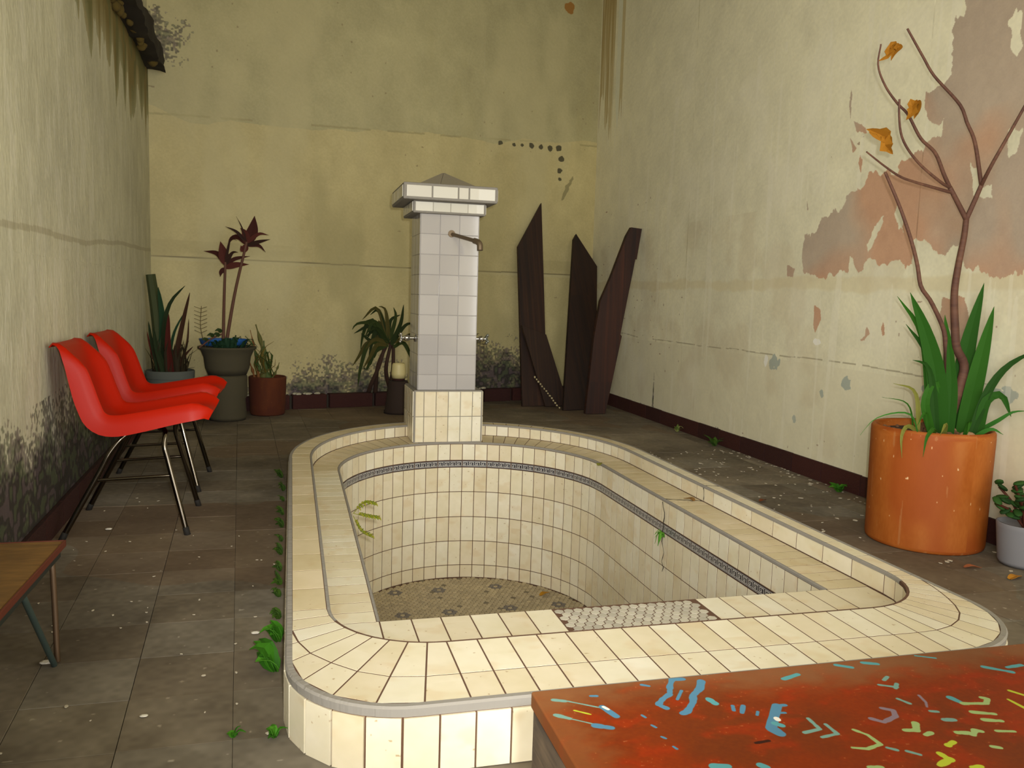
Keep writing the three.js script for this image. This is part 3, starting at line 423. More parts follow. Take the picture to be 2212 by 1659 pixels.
// ------------------------------------------------------------------ shower pillar
{
  const t = thing('shower_pillar', 'white tiled shower pillar with flat cap at the head of the pool', 'pillar', [0.945, 0.069, -5.27]);
  const Q = (name, g, m, par = t) => { const o = mesh(name, g.translate(-t.position.x, -t.position.y, -t.position.z), m, par); return o; };
  M.white = [0xaaa6a4, 0xa7a3a1, 0xaeaaa8].map(k => phys({ color: k, roughness: 0.07 }));
  M.pgrout = std({ color: 0xa49e98, roughness: 0.9 });
  // tiles on the four faces of a box: cuts in x/z from the centre and in y
  const faces = (cx, cz, wx, wz, ys, cutsX, cutsZ, name, mats, th, gap = 0.0016, bev = 0.0018, skip = []) => {
    const F = [['f', (u, y) => V(cx - wx / 2 + u, y, cz + wz / 2), V(0, 0, 1), cutsX], ['r', (u, y) => V(cx + wx / 2, y, cz + wz / 2 - u), V(1, 0, 0), cutsZ], ['b', (u, y) => V(cx + wx / 2 - u, y, cz - wz / 2), V(0, 0, -1), cutsX], ['l', (u, y) => V(cx - wx / 2, y, cz - wz / 2 + u), V(-1, 0, 0), cutsZ]];
    for (const [k, f, n, cuts] of F) { if (skip.includes(k)) continue; for (let i = 0; i < cuts.length - 1; i++) for (let j = 0; j < ys.length - 1; j++) Q(name, plate([f(cuts[i], ys[j]), f(cuts[i + 1], ys[j]), f(cuts[i + 1], ys[j + 1]), f(cuts[i], ys[j + 1])], n, th, bev, gap), pick(mats)); }
  };
  // plinth
  Q('plinth', box(0.435, 0.335, 0.42, 0.95, 0.2365, -5.272, 0.003), M.cement);
  const pc = [0.008, 0.062, 0.138, 0.215, 0.292, 0.369, 0.427]; faces(0.95, -5.272, 0.435, 0.42, [0.078, 0.24, 0.398], pc, [0.008, 0.08, 0.157, 0.234, 0.311, 0.412], 'plinth_tile', M.tile, 0.006, 0.0018);
  // shaft
  const sx = 0.94, sw = 0.362, sz = -5.27; Q('shaft', box(sw, 1.09, sw, sx, 0.945, sz, 0.002), M.pgrout);
  const ys = [0.404]; for (let k = 8; k >= 0; k--) ys.push(1.489 - 0.1236 * k); ys[1] = 1.489 - 0.1236 * 8;
  const cu = [0, sw / 3, sw * 2 / 3, sw]; faces(sx, sz, sw, sw, ys, cu, cu, 'shaft_tile', M.white, 0.004, 0.0006, 0.0025);
  // cap: band, slab and low pyramid
  M.capTile = [0xc4bfb2, 0xbebaac, 0xc8c4b7].map(k => phys({ color: k, roughness: 0.3, clearcoat: 0.3 }));
  Q('cap_band', box(0.448, 0.072, 0.448, 0.93, 1.522, sz, 0.006), M.cement); faces(0.93, sz, 0.448, 0.448, [1.496, 1.553], [0.012, 0.12, 0.228, 0.335, 0.436], [0.012, 0.12, 0.228, 0.335, 0.436], 'band_tile', M.capTile, 0.005, 0.0006);
  Q('cap_slab', box(0.575, 0.098, 0.575, 0.925, 1.607, sz, 0.008), M.cement); faces(0.925, sz, 0.575, 0.575, [1.568, 1.644], [0.014, 0.172, 0.33, 0.396, 0.561], [0.014, 0.172, 0.33, 0.396, 0.561], 'cap_tile', M.capTile, 0.005, 0.004);
  { const pyr = new THREE.ConeGeometry(0.27, 0.105, 4, 1).rotateY(Math.PI / 4).translate(0.925, 1.708, sz); Q('cap_pyramid', pyr, M.cement);
    const ap = V(0.925, 1.7605, sz), hw = 0.191, y0 = 1.6555; const cs = [[-1, 1], [1, 1], [1, -1], [-1, -1]].map(([a, b]) => V(0.925 + a * hw, y0, sz + b * hw));
    const pm = std({ color: 0x8f8672, roughness: 0.8 });
    for (let i = 0; i < 4; i++) { const a = cs[i], b = cs[(i + 1) % 4], n = b.clone().sub(a).cross(ap.clone().sub(a)).normalize(); const l1 = a.clone().lerp(b, 0.36), l2 = a.clone().lerp(b, 0.72); for (const q of [[a, l1, ap], [l1, l2, ap], [l2, b, ap]]) Q('pyramid_tile', plate(q, n, 0.004, 0.001, 0.0012), pm); } }
  // shower arm: rusty pipe with an elbow turned down
  const rust = std({ color: 0x6f5f4a, roughness: 0.55, metalness: 0.6 });
  const armT = [[0.95, 1.372, -5.1], [0.975, 1.358, -5.03], [1.05, 1.318, -4.84]]; const arm = Q('shower_arm', tube(armT, 0.0115, 12, 14), rust);
  { const e = tube([[1.045, 1.3205, -4.852], [1.058, 1.312, -4.82], [1.066, 1.298, -4.803], [1.068, 1.262, -4.80]], 0.0175, 14, 16); Q('elbow', e, rust, arm); const f = new THREE.CylinderGeometry(0.022, 0.022, 0.008, 20).rotateX(Math.PI / 2).translate(0.95, 1.372, -5.084); Q('wall_flange', f, rust, arm); }
  // taps on both flanks
  const chrome = std({ color: 0xd8d8da, roughness: 0.14, metalness: 1 });
  for (const s of [-1, 1]) {
    const x0 = sx + s * (sw / 2 + 0.004), y = 0.722, z = -5.2; const tap = Q('tap', tube([[x0, y, z], [x0 + s * 0.05, y, z], [x0 + s * 0.085, y, z]], (q) => q < 0.12 ? 0.024 : 0.0105, 14, 24), chrome);
    Q('tap_body', new THREE.SphereGeometry(0.02, 16, 12).scale(1.2, 1, 1).translate(x0 + s * 0.055, y, z), chrome, tap);
    const h = []; for (let k = 0; k < 4; k++) { const a = k * Math.PI / 2 + 0.5; h.push(tube([[x0 + s * 0.09, y, z], [x0 + s * 0.094, y + Math.cos(a) * 0.026, z + Math.sin(a) * 0.026]], 0.0065, 8, 3)); h.push(new THREE.SphereGeometry(0.0095, 10, 8).translate(x0 + s * 0.094, y + Math.cos(a) * 0.028, z + Math.sin(a) * 0.028).toNonIndexed()); }
    Q('tap_handle', mergeGeometries(h), s < 0 ? chrome : std({ color: 0x8c8f86, roughness: 0.4, metalness: 0.8 }), tap);
  }
}

// ------------------------------------------------------------------ red shell chairs
const chrome = std({ color: 0x5e574d, roughness: 0.12, metalness: 1 });
M.red = phys({ color: new THREE.Color().setRGB(0.40, 0.010, 0.001), roughness: 0.42, specularIntensity: 0.28 });
const rubber = std({ color: 0x17130f, roughness: 0.8 });
function makeChair() {
  const t = thing('shell_chair', '', 'chair', [0, 0, 0], 'red shell chairs by the left wall');
  const prof = new THREE.CatmullRomCurve3([[-0.268, 0.752], [-0.252, 0.766], [-0.232, 0.757], [-0.205, 0.70], [-0.168, 0.60], [-0.14, 0.515], [-0.118, 0.466], [-0.08, 0.437], [-0.03, 0.43], [0.06, 0.442], [0.16, 0.460], [0.24, 0.474], [0.295, 0.480], [0.316, 0.470]].map(p => V(p[0], p[1], 0)));
  const sec = [[0, 0], [0.05, 0.001], [0.10, 0.005], [0.135, 0.012], [0.16, 0.026], [0.178, 0.046], [0.189, 0.056], [0.199, 0.057], [0.207, 0.048], [0.214, 0.022], [0.219, -0.012]];
  const full = [...sec.slice(1).reverse().map(([z, n]) => [-z, n]), ...sec]; const N = 40, G = [];
  for (let i = 0; i <= N; i++) { const u = i / N, p = prof.getPointAt(u), T = prof.getTangentAt(u), n = V(-T.y, T.x, 0); const endf = Math.min(smooth(0, 0.22, u), mix(0.55, 1, smooth(0, 0.07, 1 - u))), wS = mix(0.86, 1, Math.sqrt(clamp(Math.min(u / 0.12, (1 - u) / 0.08)))) * mix(0.95, 1, smooth(0.1, 0.5, u)); const drop = 0.014 * smooth(0.12, 0.34, u) * (1 - smooth(0.5, 0.95, u)); G.push(full.map(([z, h]) => V(p.x, p.y, 0).addScaledVector(n, (Math.abs(z) > 0.213 ? h - drop * (Math.abs(z) > 0.218 ? 1 : 0.4) : h) * mix(0.04, 1, endf)).add(V(0, 0, -z * wS)))); }
  mesh('seat_shell', shellFromGrid(G, 0.004), M.red, t);
  const legs = { };
  for (const s of [1, -1]) {
    const fr = mesh('leg', tube([[0.12, 0.425, s * 0.13], [0.145, 0.415, s * 0.165], [0.143, 0.36, s * 0.185], [0.157, 0.30, s * 0.192], [0.228, 0.016, s * 0.232]], 0.011, 12, 30), chrome, t); mesh('foot', tube([[0.224, 0.032, s * 0.2295], [0.232, 0.0, s * 0.234]], 0.0125, 12, 2), rubber, fr);
    const re = mesh('leg', tube([[0.04, 0.415, s * 0.13], [0.0, 0.405, s * 0.165], [-0.055, 0.34, s * 0.185], [-0.09, 0.27, s * 0.195], [-0.222, 0.016, s * 0.232]], 0.011, 12, 30), chrome, t); mesh('foot', tube([[-0.215, 0.03, s * 0.2295], [-0.229, 0.0, s * 0.234]], 0.0125, 12, 2), rubber, re);
    mesh('stretcher', tube([[-0.113, 0.228, s * 0.2], [0.172, 0.24, s * 0.2]], 0.0065, 10, 4), chrome, t);
  }
  mesh('seat_bracket', mergeGeometries([tube([[0.12, 0.425, -0.14], [0.12, 0.425, 0.14]], 0.009, 8, 2), tube([[0.03, 0.413, -0.14], [0.03, 0.413, 0.14]], 0.009, 8, 2)]), chrome, t);
  return t;
}
const chairA = makeChair(); chairA.position.set(-0.64, 0, -3.72); chairA.rotation.y = 0.01;
chairA.userData.label = 'red plastic shell chair on chrome legs, the one next to the low wooden bench';
const chairB = chairA.clone(); chairB.name = numbered('shell_chair'); scene.add(chairB); chairB.position.set(-0.665, 0, -4.47); chairB.rotation.y = -0.02;
chairB.userData = { ...chairA.userData, label: 'red plastic shell chair on chrome legs, the one towards the potted plants' };

// ------------------------------------------------------------------ low wooden bench at the left wall
const woodTex = (r, g, b, amp, sx = 3, sy = 60) => dataTex(512, 512, (u, v, c) => { c[0] = r; c[1] = g; c[2] = b; const n = (fbm(u * sx, v * sy, 4) - 0.5) * amp + (vnoise(u * 9, v * 180) - 0.5) * amp * 0.4 + (fbm(u * 4 + 9, v * 4, 3) - 0.5) * amp * 0.7; c[0] += n; c[1] += n * 0.85; c[2] += n * 0.6; });
const texTan = woodTex(116, 82, 34, 40); const texDark = woodTex(58, 40, 28, 40, 3, 30);
{
  const t = thing('wooden_bench', 'low tan wooden bench on bent metal legs standing against the left wall', 'bench', [-0.72, 0, -1.85]);
  const m = std({ map: texTan, roughness: 0.55 }), iron = std({ color: 0x3f4744, roughness: 0.45, metalness: 0.7 }), tealy = std({ color: 0x4a5a56, roughness: 0.5, metalness: 0.5 });
  mesh('seat_board', box(0.25, 0.016, 1.12, 0, 0.3, 0, 0.004), m, t);
  mesh('board_edging', mergeGeometries([box(0.006, 0.018, 1.13, 0.128, 0.3, 0, 0.002), box(0.262, 0.018, 0.006, 0, 0.3, -0.563, 0.002)]), std({ color: 0x5c2413, roughness: 0.6 }), t);
  mesh('frame_rail', mergeGeometries([box(0.02, 0.026, 1.1, 0.112, 0.278, 0, 0.006), box(0.02, 0.026, 1.1, -0.112, 0.278, 0, 0.006), box(0.23, 0.024, 0.02, 0, 0.278, -0.54, 0.006), box(0.23, 0.024, 0.02, 0, 0.278, 0.54, 0.006)]), iron, t);
  for (const s of [1, -1]) for (const q of [-1, 1]) { const l = mesh('leg', tube([[s * 0.112, 0.27, q * 0.50], [s * 0.118, 0.14, q * 0.49], [s * 0.124, 0.006, q * 0.475]], 0.0075, 10, 8), std({ color: 0x5f4a36, roughness: 0.5, metalness: 0.5 }), t); mesh('leg', tube([[s * 0.112, 0.27, q * 0.25], [s * 0.116, 0.12, q * 0.37], [s * 0.122, 0.006, q * 0.455]], 0.0075, 10, 8), tealy, t); }
}

// ------------------------------------------------------------------ painted table in the foreground
const STROKES = [["g",0.0034,[0.3172,0.9371,0.3306,0.9313]],["g",0.0013,[0.3334,0.9307,0.3701,0.9053]],["b",0.0042,[0.3712,0.9081,0.3795,0.8831]],["w",0.0021,[0.3726,0.9078,0.3761,0.9011]],["g",0.0034,[0.3085,0.9006,0.3224,0.8893]],["g",0.0013,[0.3224,0.8893,0.3478,0.8702]],["b",0.0042,[0.3469,0.8677,0.3639,0.8588]],["b",0.0038,[0.5043,0.9577,0.4898,0.9593,0.4785,0.9427,0.4686,0.922,0.4544,0.9123,0.4421,0.8996,0.4483,0.8894]],["b",0.0021,[0.4878,0.9277,0.4717,0.907]],["b",0.0046,[0.5258,0.9466,0.5148,0.9288,0.4968,0.9131,0.4882,0.8963,0.47,0.8761,0.4622,0.873]],["t",0.0042,[0.5116,0.9007,0.5144,0.8879]],["b",0.0021,[0.5331,0.878,0.5285,0.8671]],["b",0.0034,[0.5462,0.8753,0.5355,0.8598]],["b",0.0017,[0.5565,0.8584,0.5509,0.8508]],["b",0.0067,[0.5884,0.8667,0.5508,0.82,0.5543,0.8059]],["b",0.0034,[0.5884,0.8667,0.5997,0.8663]],["b",0.0025,[0.5812,0.8504,0.5884,0.8489]],["t",0.0042,[0.5611,0.8289,0.5669,0.8222]],["w",0.0038,[0.5703,0.8394,0.5698,0.835]],["g",0.0025,[0.6085,0.8304,0.6073,0.8056,0.5845,0.8023]],["g",0.0025,[0.6211,0.8137,0.6213,0.792,0.5986,0.7888]],["l",0.0025,[0.6466,0.7959,0.6553,0.7823,0.6562,0.7613,0.6347,0.7558,0.619,0.7616]],["g",0.0025,[0.659,0.7532,0.6662,0.7467]],["g",0.0025,[0.6764,0.7421,0.6857,0.7328]],["p",0.0034,[0.7167,0.8345,0.7272,0.8264,0.7198,0.8132,0.6954,0.804,0.6855,0.8145]],["p",0.0017,[0.7893,0.854,0.7843,0.836,0.7766,0.8253]],["g",0.0025,[0.7549,0.8514,0.761,0.8377]],["g",0.0025,[0.7577,0.89,0.7765,0.8795]],["g",0.0025,[0.7837,0.8882,0.7725,0.877]],["g",0.0025,[0.7735,0.9006,0.7856,0.9086]],["t",0.0042,[0.8258,0.8402,0.8302,0.8236]],["l",0.0034,[0.8302,0.8236,0.8605,0.8174,0.8723,0.8276,0.8673,0.8318]],["l",0.0034,[0.8243,0.8024,0.8485,0.7927]],["l",0.0034,[0.8234,0.7833,0.8428,0.7764]],["l",0.0038,[0.7072,0.7822,0.7212,0.7793,0.7319,0.7936]],["l",0.0034,[0.7244,0.7679,0.7354,0.771]],["g",0.0038,[0.7741,0.7934,0.7857,0.791]],["g",0.0025,[0.773,0.8152,0.7809,0.8124]],["l",0.0034,[0.7661,0.7646,0.7793,0.7608,0.7815,0.756,0.7915,0.7647,0.7978,0.7607]],["y",0.0034,[0.7328,0.7428,0.7455,0.7478]],["y",0.0042,[0.71,0.7301,0.7114,0.7177]],["y",0.0042,[0.6919,0.71,0.7127,0.7174]],["l",0.0025,[0.817,0.7578,0.8374,0.7525]],["l",0.0029,[0.7824,0.7298,0.7898,0.7257]],["y",0.0025,[0.9209,0.8405,0.9319,0.8219]],["y",0.0025,[0.8984,0.8204,0.9004,0.794]],["t",0.0038,[0.9453,0.9076,0.9717,0.8861]],["t",0.0034,[0.9777,0.8997,1.0045,0.902]],["t",0.0038,[0.7384,0.9544,0.7549,0.9436]],["t",0.0038,[0.7814,0.9534,0.7989,0.9462]],["t",0.0038,[0.6398,0.9307,0.667,0.9393]],["t",0.0025,[0.6255,0.9766,0.6364,0.9707]],["t",0.005,[0.4435,0.7604,0.4586,0.7572]],["t",0.0042,[0.495,0.7518,0.4988,0.7464]],["l",0.0034,[0.6116,0.7225,0.6243,0.7198]],["y",0.0034,[0.7245,0.6985,0.7368,0.6982]],["b",0.0025,[0.4436,0.953,0.4513,0.9481]],["b",0.0021,[0.3668,0.9375,0.3741,0.9361]],["d",0.0021,[0.5146,0.7935,0.532,0.7949]],["b",0.0017,[0.4113,0.8795,0.4132,0.8734]],["b",0.0017,[0.4131,0.8551,0.4158,0.8491]],["b",0.0017,[0.4135,0.8284,0.4165,0.8242]],["b",0.0017,[0.4175,0.8063,0.4192,0.801]],["y",0.0013,[0.3343,0.9068,0.3506,0.8936]],["t",0.0025,[0.8847,0.9975,0.8923,0.9918]],["t",0.0021,[0.874,0.9586,0.8972,0.9462]],["e",0.0092,[0.6921,0.9824,0.7903,0.9749]],["y",0.0021,[0.6987,0.9811,0.7321,0.9746]]];

{
  const TX0 = 0.296, TX1 = 1.62, TZ0 = -0.965, TZ1 = -0.12, TY = 0.5, W = TX1 - TX0, D = TZ1 - TZ0;
  const cv = document.createElement('canvas'); cv.width = 2048; cv.height = Math.round(2048 * D / W); const x = cv.getContext('2d'); const sc = 2048 / W;
  { const img = x.createImageData(cv.width, cv.height), d = img.data; for (let j = 0; j < cv.height; j++) for (let i = 0; i < cv.width; i++) { const a = i / sc, b = j / sc; const n = fbm(a * 5, b * 7, 4), f = fbm(a * 34 + 4, b * 50, 3), s = vnoise(a * 300, b * 300); const c = [104, 36, 6]; lerp3(c, 86, 36, 10, smooth(0.35, 0.7, n)); lerp3(c, 122, 34, 5, smooth(0.45, 0.8, f) * 0.6); { const g = (s - 0.5) * 8; c[0] += g; c[1] += g * 0.6; } lerp3(c, 104, 74, 48, 0.75 * (1 - smooth(0.0, 0.085, b + (n - 0.5) * 0.1 + (f - 0.5) * 0.04))); lerp3(c, 108, 70, 40, 0.6 * (1 - smooth(0.01, 0.07, a + (f - 0.5) * 0.06))); if (s > 0.93 && f > 0.55) lerp3(c, 150, 100, 66, 0.5); const k = (j * cv.width + i) * 4; d[k] = c[0]; d[k + 1] = c[1]; d[k + 2] = c[2]; d[k + 3] = 255; } x.putImageData(img, 0, 0); }
  const col = { g: '#5c7a70', b: '#3f6478', t: '#44787a', w: '#b4b0a4', l: '#7a8c58', p: '#6a5a62', y: '#8e9628', d: '#2a120a', e: 'rgba(136,112,66,0.55)' };
  x.lineCap = 'round'; x.lineJoin = 'round';
  for (const [c, w, q] of STROKES) { x.strokeStyle = col[c]; const n = Math.max(2, q.length / 2); const P2 = []; for (let i = 0; i < q.length; i += 2) P2.push([(q[i] - TX0) * sc, (-q[i + 1] - TZ0) * sc]);
    const L = []; for (let i = 0; i < P2.length - 1; i++) for (let k = 0; k < 12; k++) L.push([mix(P2[i][0], P2[i + 1][0], k / 12), mix(P2[i][1], P2[i + 1][1], k / 12)]); L.push(P2[P2.length - 1]);
    for (let i = 0; i < L.length - 1; i++) { x.lineWidth = w * 2.1 * sc * (0.75 + 0.5 * vnoise(i * 0.35, q[0] * 90)); x.beginPath(); x.moveTo(...L[i]); x.lineTo(...L[i + 1]); x.stroke(); } }
  { const q = mulberry(5); x.strokeStyle = '#8ea070'; for (let k = 0; k < 46; k++) { const a = 0.75 + q() * 0.5, b = 0.1 + q() * 0.7; x.strokeStyle = ['#6c7e50', '#507a74', '#848c30', '#646e76'][Math.floor(q() * 4)]; x.lineWidth = 3 + q() * 5; x.beginPath(); x.moveTo(a * sc, b * sc); x.lineTo((a + 0.01 + q() * 0.02) * sc, (b + (q() - 0.5) * 0.02) * sc); x.stroke(); } }
  const tex = new THREE.CanvasTexture(cv); tex.colorSpace = THREE.SRGBColorSpace;
  const t = thing('painted_table', 'low table with orange red top covered in small blue and green paint strokes', 'table', [(TX0 + TX1) / 2, 0, (TZ0 + TZ1) / 2]);
  const top = box(W, 0.022, D, 0, TY - 0.011, 0, 0.003), p = top.attributes.position, uv = top.attributes.uv; for (let i = 0; i < p.count; i++) uv.setXY(i, p.getX(i) / W + 0.5, 0.5 - p.getZ(i) / D);
  mesh('table_top', top, phys({ map: tex, roughness: 0.6, specularIntensity: 0.2 }), t);
  const side = std({ map: woodTex(74, 62, 50, 60, 20, 6), roughness: 0.6 });
  for (const s of [-1, 1]) { mesh('apron', box(0.02, 0.15, D - 0.02, s * (W / 2 - 0.012), TY - 0.098, 0, 0.003), side, t); mesh('apron', box(W - 0.02, 0.15, 0.02, 0, TY - 0.098, s * (D / 2 - 0.012), 0.003), side, t); }
  for (const s of [-1, 1]) for (const q of [-1, 1]) mesh('leg', box(0.055, TY - 0.022, 0.055, s * (W / 2 - 0.03), (TY - 0.022) / 2, q * (D / 2 - 0.03), 0.004), side, t);
}

// ------------------------------------------------------------------ planks leaning in the far corner
{
  const PL = [
    ['tall dark plank with slanted point leaning on the back wall', [2.06, 0, -7.205], [0.9854, 0, -0.1701], [-0.0423, 0.9686, -0.2448], [-0.02, 0.008, 0.25, 0.008, 0.269, 0.661, 0.307, 1.315, 0.344, 1.962, 0.06, 1.517], 0.03],
    ['short dark plank tilted across the foot of the tall pointed plank', [2.06, 0, -7.14], [0.9854, 0, -0.1701], [-0.0423, 0.9686, -0.2448], [0.017, 0.764, 0.259, 0.678, 0.43, 0.01, 0.196, 0.01], 0.028],
    ['dark plank with a slanted top, standing between two others in the corner', [2.40, 0, -6.93], [0.9854, 0, -0.1701], [-0.0724, 0.9049, -0.4195], [-0.06, 0.01, 0.27, 0.01, 0.584, 1.455, 0.42, 1.797, 0.384, 1.745], 0.035],
    ['reddish brown plank leaning sideways against the right wall', [2.55, 0, -6.70], [0.9987, 0, -0.0504], [0, 1, 0], [-0.085, 0.008, 0.10, 0.008, 0.225, 0.684, 0.211, 0.7, 0.322, 1.352, 0.335, 1.353, 0.371, 1.612, 0.274, 1.619, 0.233, 1.546, 0.101, 1.185, 0.014, 0.984, -0.033, 0.665], 0.045]];
  const cols = [0xc8a078, 0xd0b490, 0xa88058, 0xd08850];
  PL.forEach(([label, o, ac, up, q, th], k) => {
    const s = new THREE.Shape(); for (let i = 0; i < q.length; i += 2) i ? s.lineTo(q[i], q[i + 1]) : s.moveTo(q[i], q[i + 1]); s.closePath();
    const g = new THREE.ExtrudeGeometry(s, { depth: th - 0.004, bevelEnabled: true, bevelSize: 0.002, bevelThickness: 0.002, bevelSegments: 1 }).translate(0, 0, -th);
    const uv = g.attributes.uv; for (let i = 0; i < uv.count; i++) uv.setXY(i, uv.getY(i) * 0.35 + k * 0.3, uv.getX(i) * 1.6 + k * 0.2);
    const A = V(...ac), U = V(...up), Nn = A.clone().cross(U); g.applyMatrix4(new THREE.Matrix4().makeBasis(A, U, Nn));
    const m = mesh('wooden_plank', g, std({ map: texDark, color: cols[k], roughness: 0.7, bumpMap: texDark, bumpScale: 0.003 })); m.position.set(...o); tag(m, label, 'plank', 'planks leaning in the corner');
  });
  const cord = thing('beaded_cord', 'pale beaded cord hanging slanted over the foot of the planks', 'cord', [2.23, 0, -7.0]);
  const c = new THREE.CatmullRomCurve3([V(2.135, 0.285, -6.98 - 0.22), V(2.225, 0.155, -7.09), V(2.32, 0.012, -6.97)]); mesh('string', tube(c.getPoints(6), 0.003, 6, 12).translate(-2.23, 0, 7.0), std({ color: 0x5a4a34 }), cord);
  const bg = new THREE.IcosahedronGeometry(0.009, 1), bm = std({ color: 0xb8ab84, roughness: 0.6 }); for (let k = 0; k < 14; k++) { const p = c.getPointAt((k + 0.5) / 14); const b = mesh('bead', bg, bm, cord); b.position.set(p.x - 2.23 + rr(-0.004, 0.004), p.y, p.z + 7.0); b.scale.set(rr(0.7, 1.2), rr(0.7, 1.3), 1); }
}

// ------------------------------------------------------------------ big terracotta pot with the bare shrub
const leafMat = (k, o = {}) => phys({ color: k, roughness: 0.7, specularIntensity: 0.35, side: THREE.DoubleSide, ...o });
const texClay = dataTex(512, 512, (u, v, c) => { c[0] = 160; c[1] = 88; c[2] = 32; const x = u * 6, y = v * 4, n = fbm(x * 2, y * 2, 4) - 0.5, f = vnoise(x * 40, y * 40) - 0.5; c[0] += n * 50 + f * 8; c[1] += n * 46 + f * 8; c[2] += n * 40 + f * 6; lerp3(c, 166, 104, 56, 0.6 * smooth(0.48, 0.7, fbm(x * 1.4 + 8, y * 1.2, 3))); lerp3(c, 140, 64, 20, 0.7 * (1 - smooth(0.3, 0.5, fbm(x + 21, y * 1.2, 3)))); const s = vnoise(x * 22, y * 22); if (s > 0.975) lerp3(c, 232, 214, 178, 0.8); const d = fbm(x * 14, y * 1.5 + 4, 2); if (d > 0.8) lerp3(c, 172, 126, 88, 0.4); if (v < 0.12 + 0.06 * n && fbm(x * 6, y * 9, 2) > 0.5) lerp3(c, 118, 92, 60, 0.6); });
{
  const t = thing('potted_shrub', 'large terracotta pot holding a bare branched shrub and green sword-shaped leaves', 'potted plant', [2.655, 0, -2.925]);
  const Q = (n, g, m, par) => mesh(n, g.translate(-t.position.x, -t.position.y, -t.position.z), m, par || t);
  mesh('pot', lathe([[0, 0.0], [0.225, 0.0], [0.234, 0.008], [0.236, 0.02], [0.238, 0.25], [0.241, 0.47], [0.240, 0.492], [0.232, 0.503], [0.222, 0.5], [0.216, 0.49], [0.215, 0.43], [0, 0.43]], 64), phys({ map: texClay, roughness: 0.6, specularIntensity: 0.4 }), t);
  const soil = new THREE.CircleGeometry(0.217, 48, 0, Math.PI * 2).rotateX(-Math.PI / 2); const sg = new THREE.CylinderGeometry(0.216, 0.216, 0.03, 40, 1).translate(0, 0.455, 0); mesh('soil', sg, std({ color: 0x3a2a1c, roughness: 1 }), t);
  const clods = []; for (let k = 0; k < 40; k++) { const a = R() * 6.28, r = Math.sqrt(R()) * 0.19; clods.push(new THREE.DodecahedronGeometry(rr(0.008, 0.022), 0).translate(r * Math.cos(a), 0.474, r * Math.sin(a))); } const cl = mesh('clods', mergeGeometries(clods), std({ color: 0x6a4a30, roughness: 1 }), t); cl.userData.kind = 'stuff';
  for (const [x, z, r] of [[0.05, 0.14, 0.03], [0.12, 0.1, 0.034], [-0.02, 0.16, 0.018], [0.1, 0.0, 0.02]]) { mesh('stone', new THREE.DodecahedronGeometry(r, 1).scale(1.2, 0.6, 0.9).translate(x, 0.482, z), std({ color: 0xb08a68, roughness: 0.9 }), t); }
  const bark = std({ map: woodTex(84, 52, 38, 36, 6, 40), roughness: 0.75 });
  const T = (pts, r0, r1, par, n = 'branch') => Q(n, tube(pts, (q) => mix(r0, r1, q), 9), bark, par);
  T([[2.729, 0.47, -2.93], [2.779, 0.657, -2.93], [2.797, 0.762, -2.93], [2.749, 0.839, -2.93], [2.732, 0.927, -2.93], [2.714, 1.074, -2.93], [2.723, 1.193, -2.93], [2.739, 1.31, -2.93], [2.742, 1.379, -2.93]], 0.0215, 0.0115, null, 'trunk');
  T([[2.742, 1.379, -2.93], [2.752, 1.452, -2.905], [2.756, 1.515, -2.88]], 0.0105, 0.009);
  T([[2.756, 1.515, -2.88], [2.7, 1.696, -2.88], [2.658, 1.759, -2.88], [2.625, 1.817, -2.88], [2.474, 1.933, -2.88], [2.424, 1.991, -2.88], [2.338, 2.093, -2.88]], 0.0085, 0.0042);
  T([[2.756, 1.515, -2.88], [2.73, 1.579, -2.813], [2.74, 1.696, -2.747], [2.765, 1.843, -2.68]], 0.008, 0.005);
  T([[2.742, 1.379, -2.93], [2.695, 1.441, -2.93], [2.646, 1.505, -2.93]], 0.011, 0.0095);
  T([[2.646, 1.505, -2.93], [2.603, 1.548, -2.917], [2.537, 1.634, -2.905], [2.454, 1.681, -2.893], [2.368, 1.771, -2.88], [2.312, 1.8, -2.868], [2.236, 1.861, -2.855], [2.188, 1.931, -2.843], [2.184, 2.005, -2.83]], 0.0085, 0.003);
  T([[2.646, 1.505, -2.93], [2.581, 1.514, -2.9], [2.417, 1.593, -2.87], [2.318, 1.671, -2.84], [2.272, 1.758, -2.81], [2.262, 1.80, -2.80]], 0.0065, 0.004);
  T([[2.648, 1.486, -2.93], [2.437, 1.51, -2.893], [2.339, 1.519, -2.855], [2.236, 1.546, -2.818], [2.117, 1.588, -2.78]], 0.007, 0.003);
  T([[2.70, 0.47, -2.89], [2.687, 0.704, -2.9], [2.662, 0.861, -2.9], [2.65, 0.91, -2.9], [2.57, 1.033, -2.9], [2.518, 1.089, -2.9], [2.492, 1.174, -2.9], [2.456, 1.266, -2.9], [2.387, 1.402, -2.9], [2.302, 1.54, -2.9]], 0.0115, 0.006);
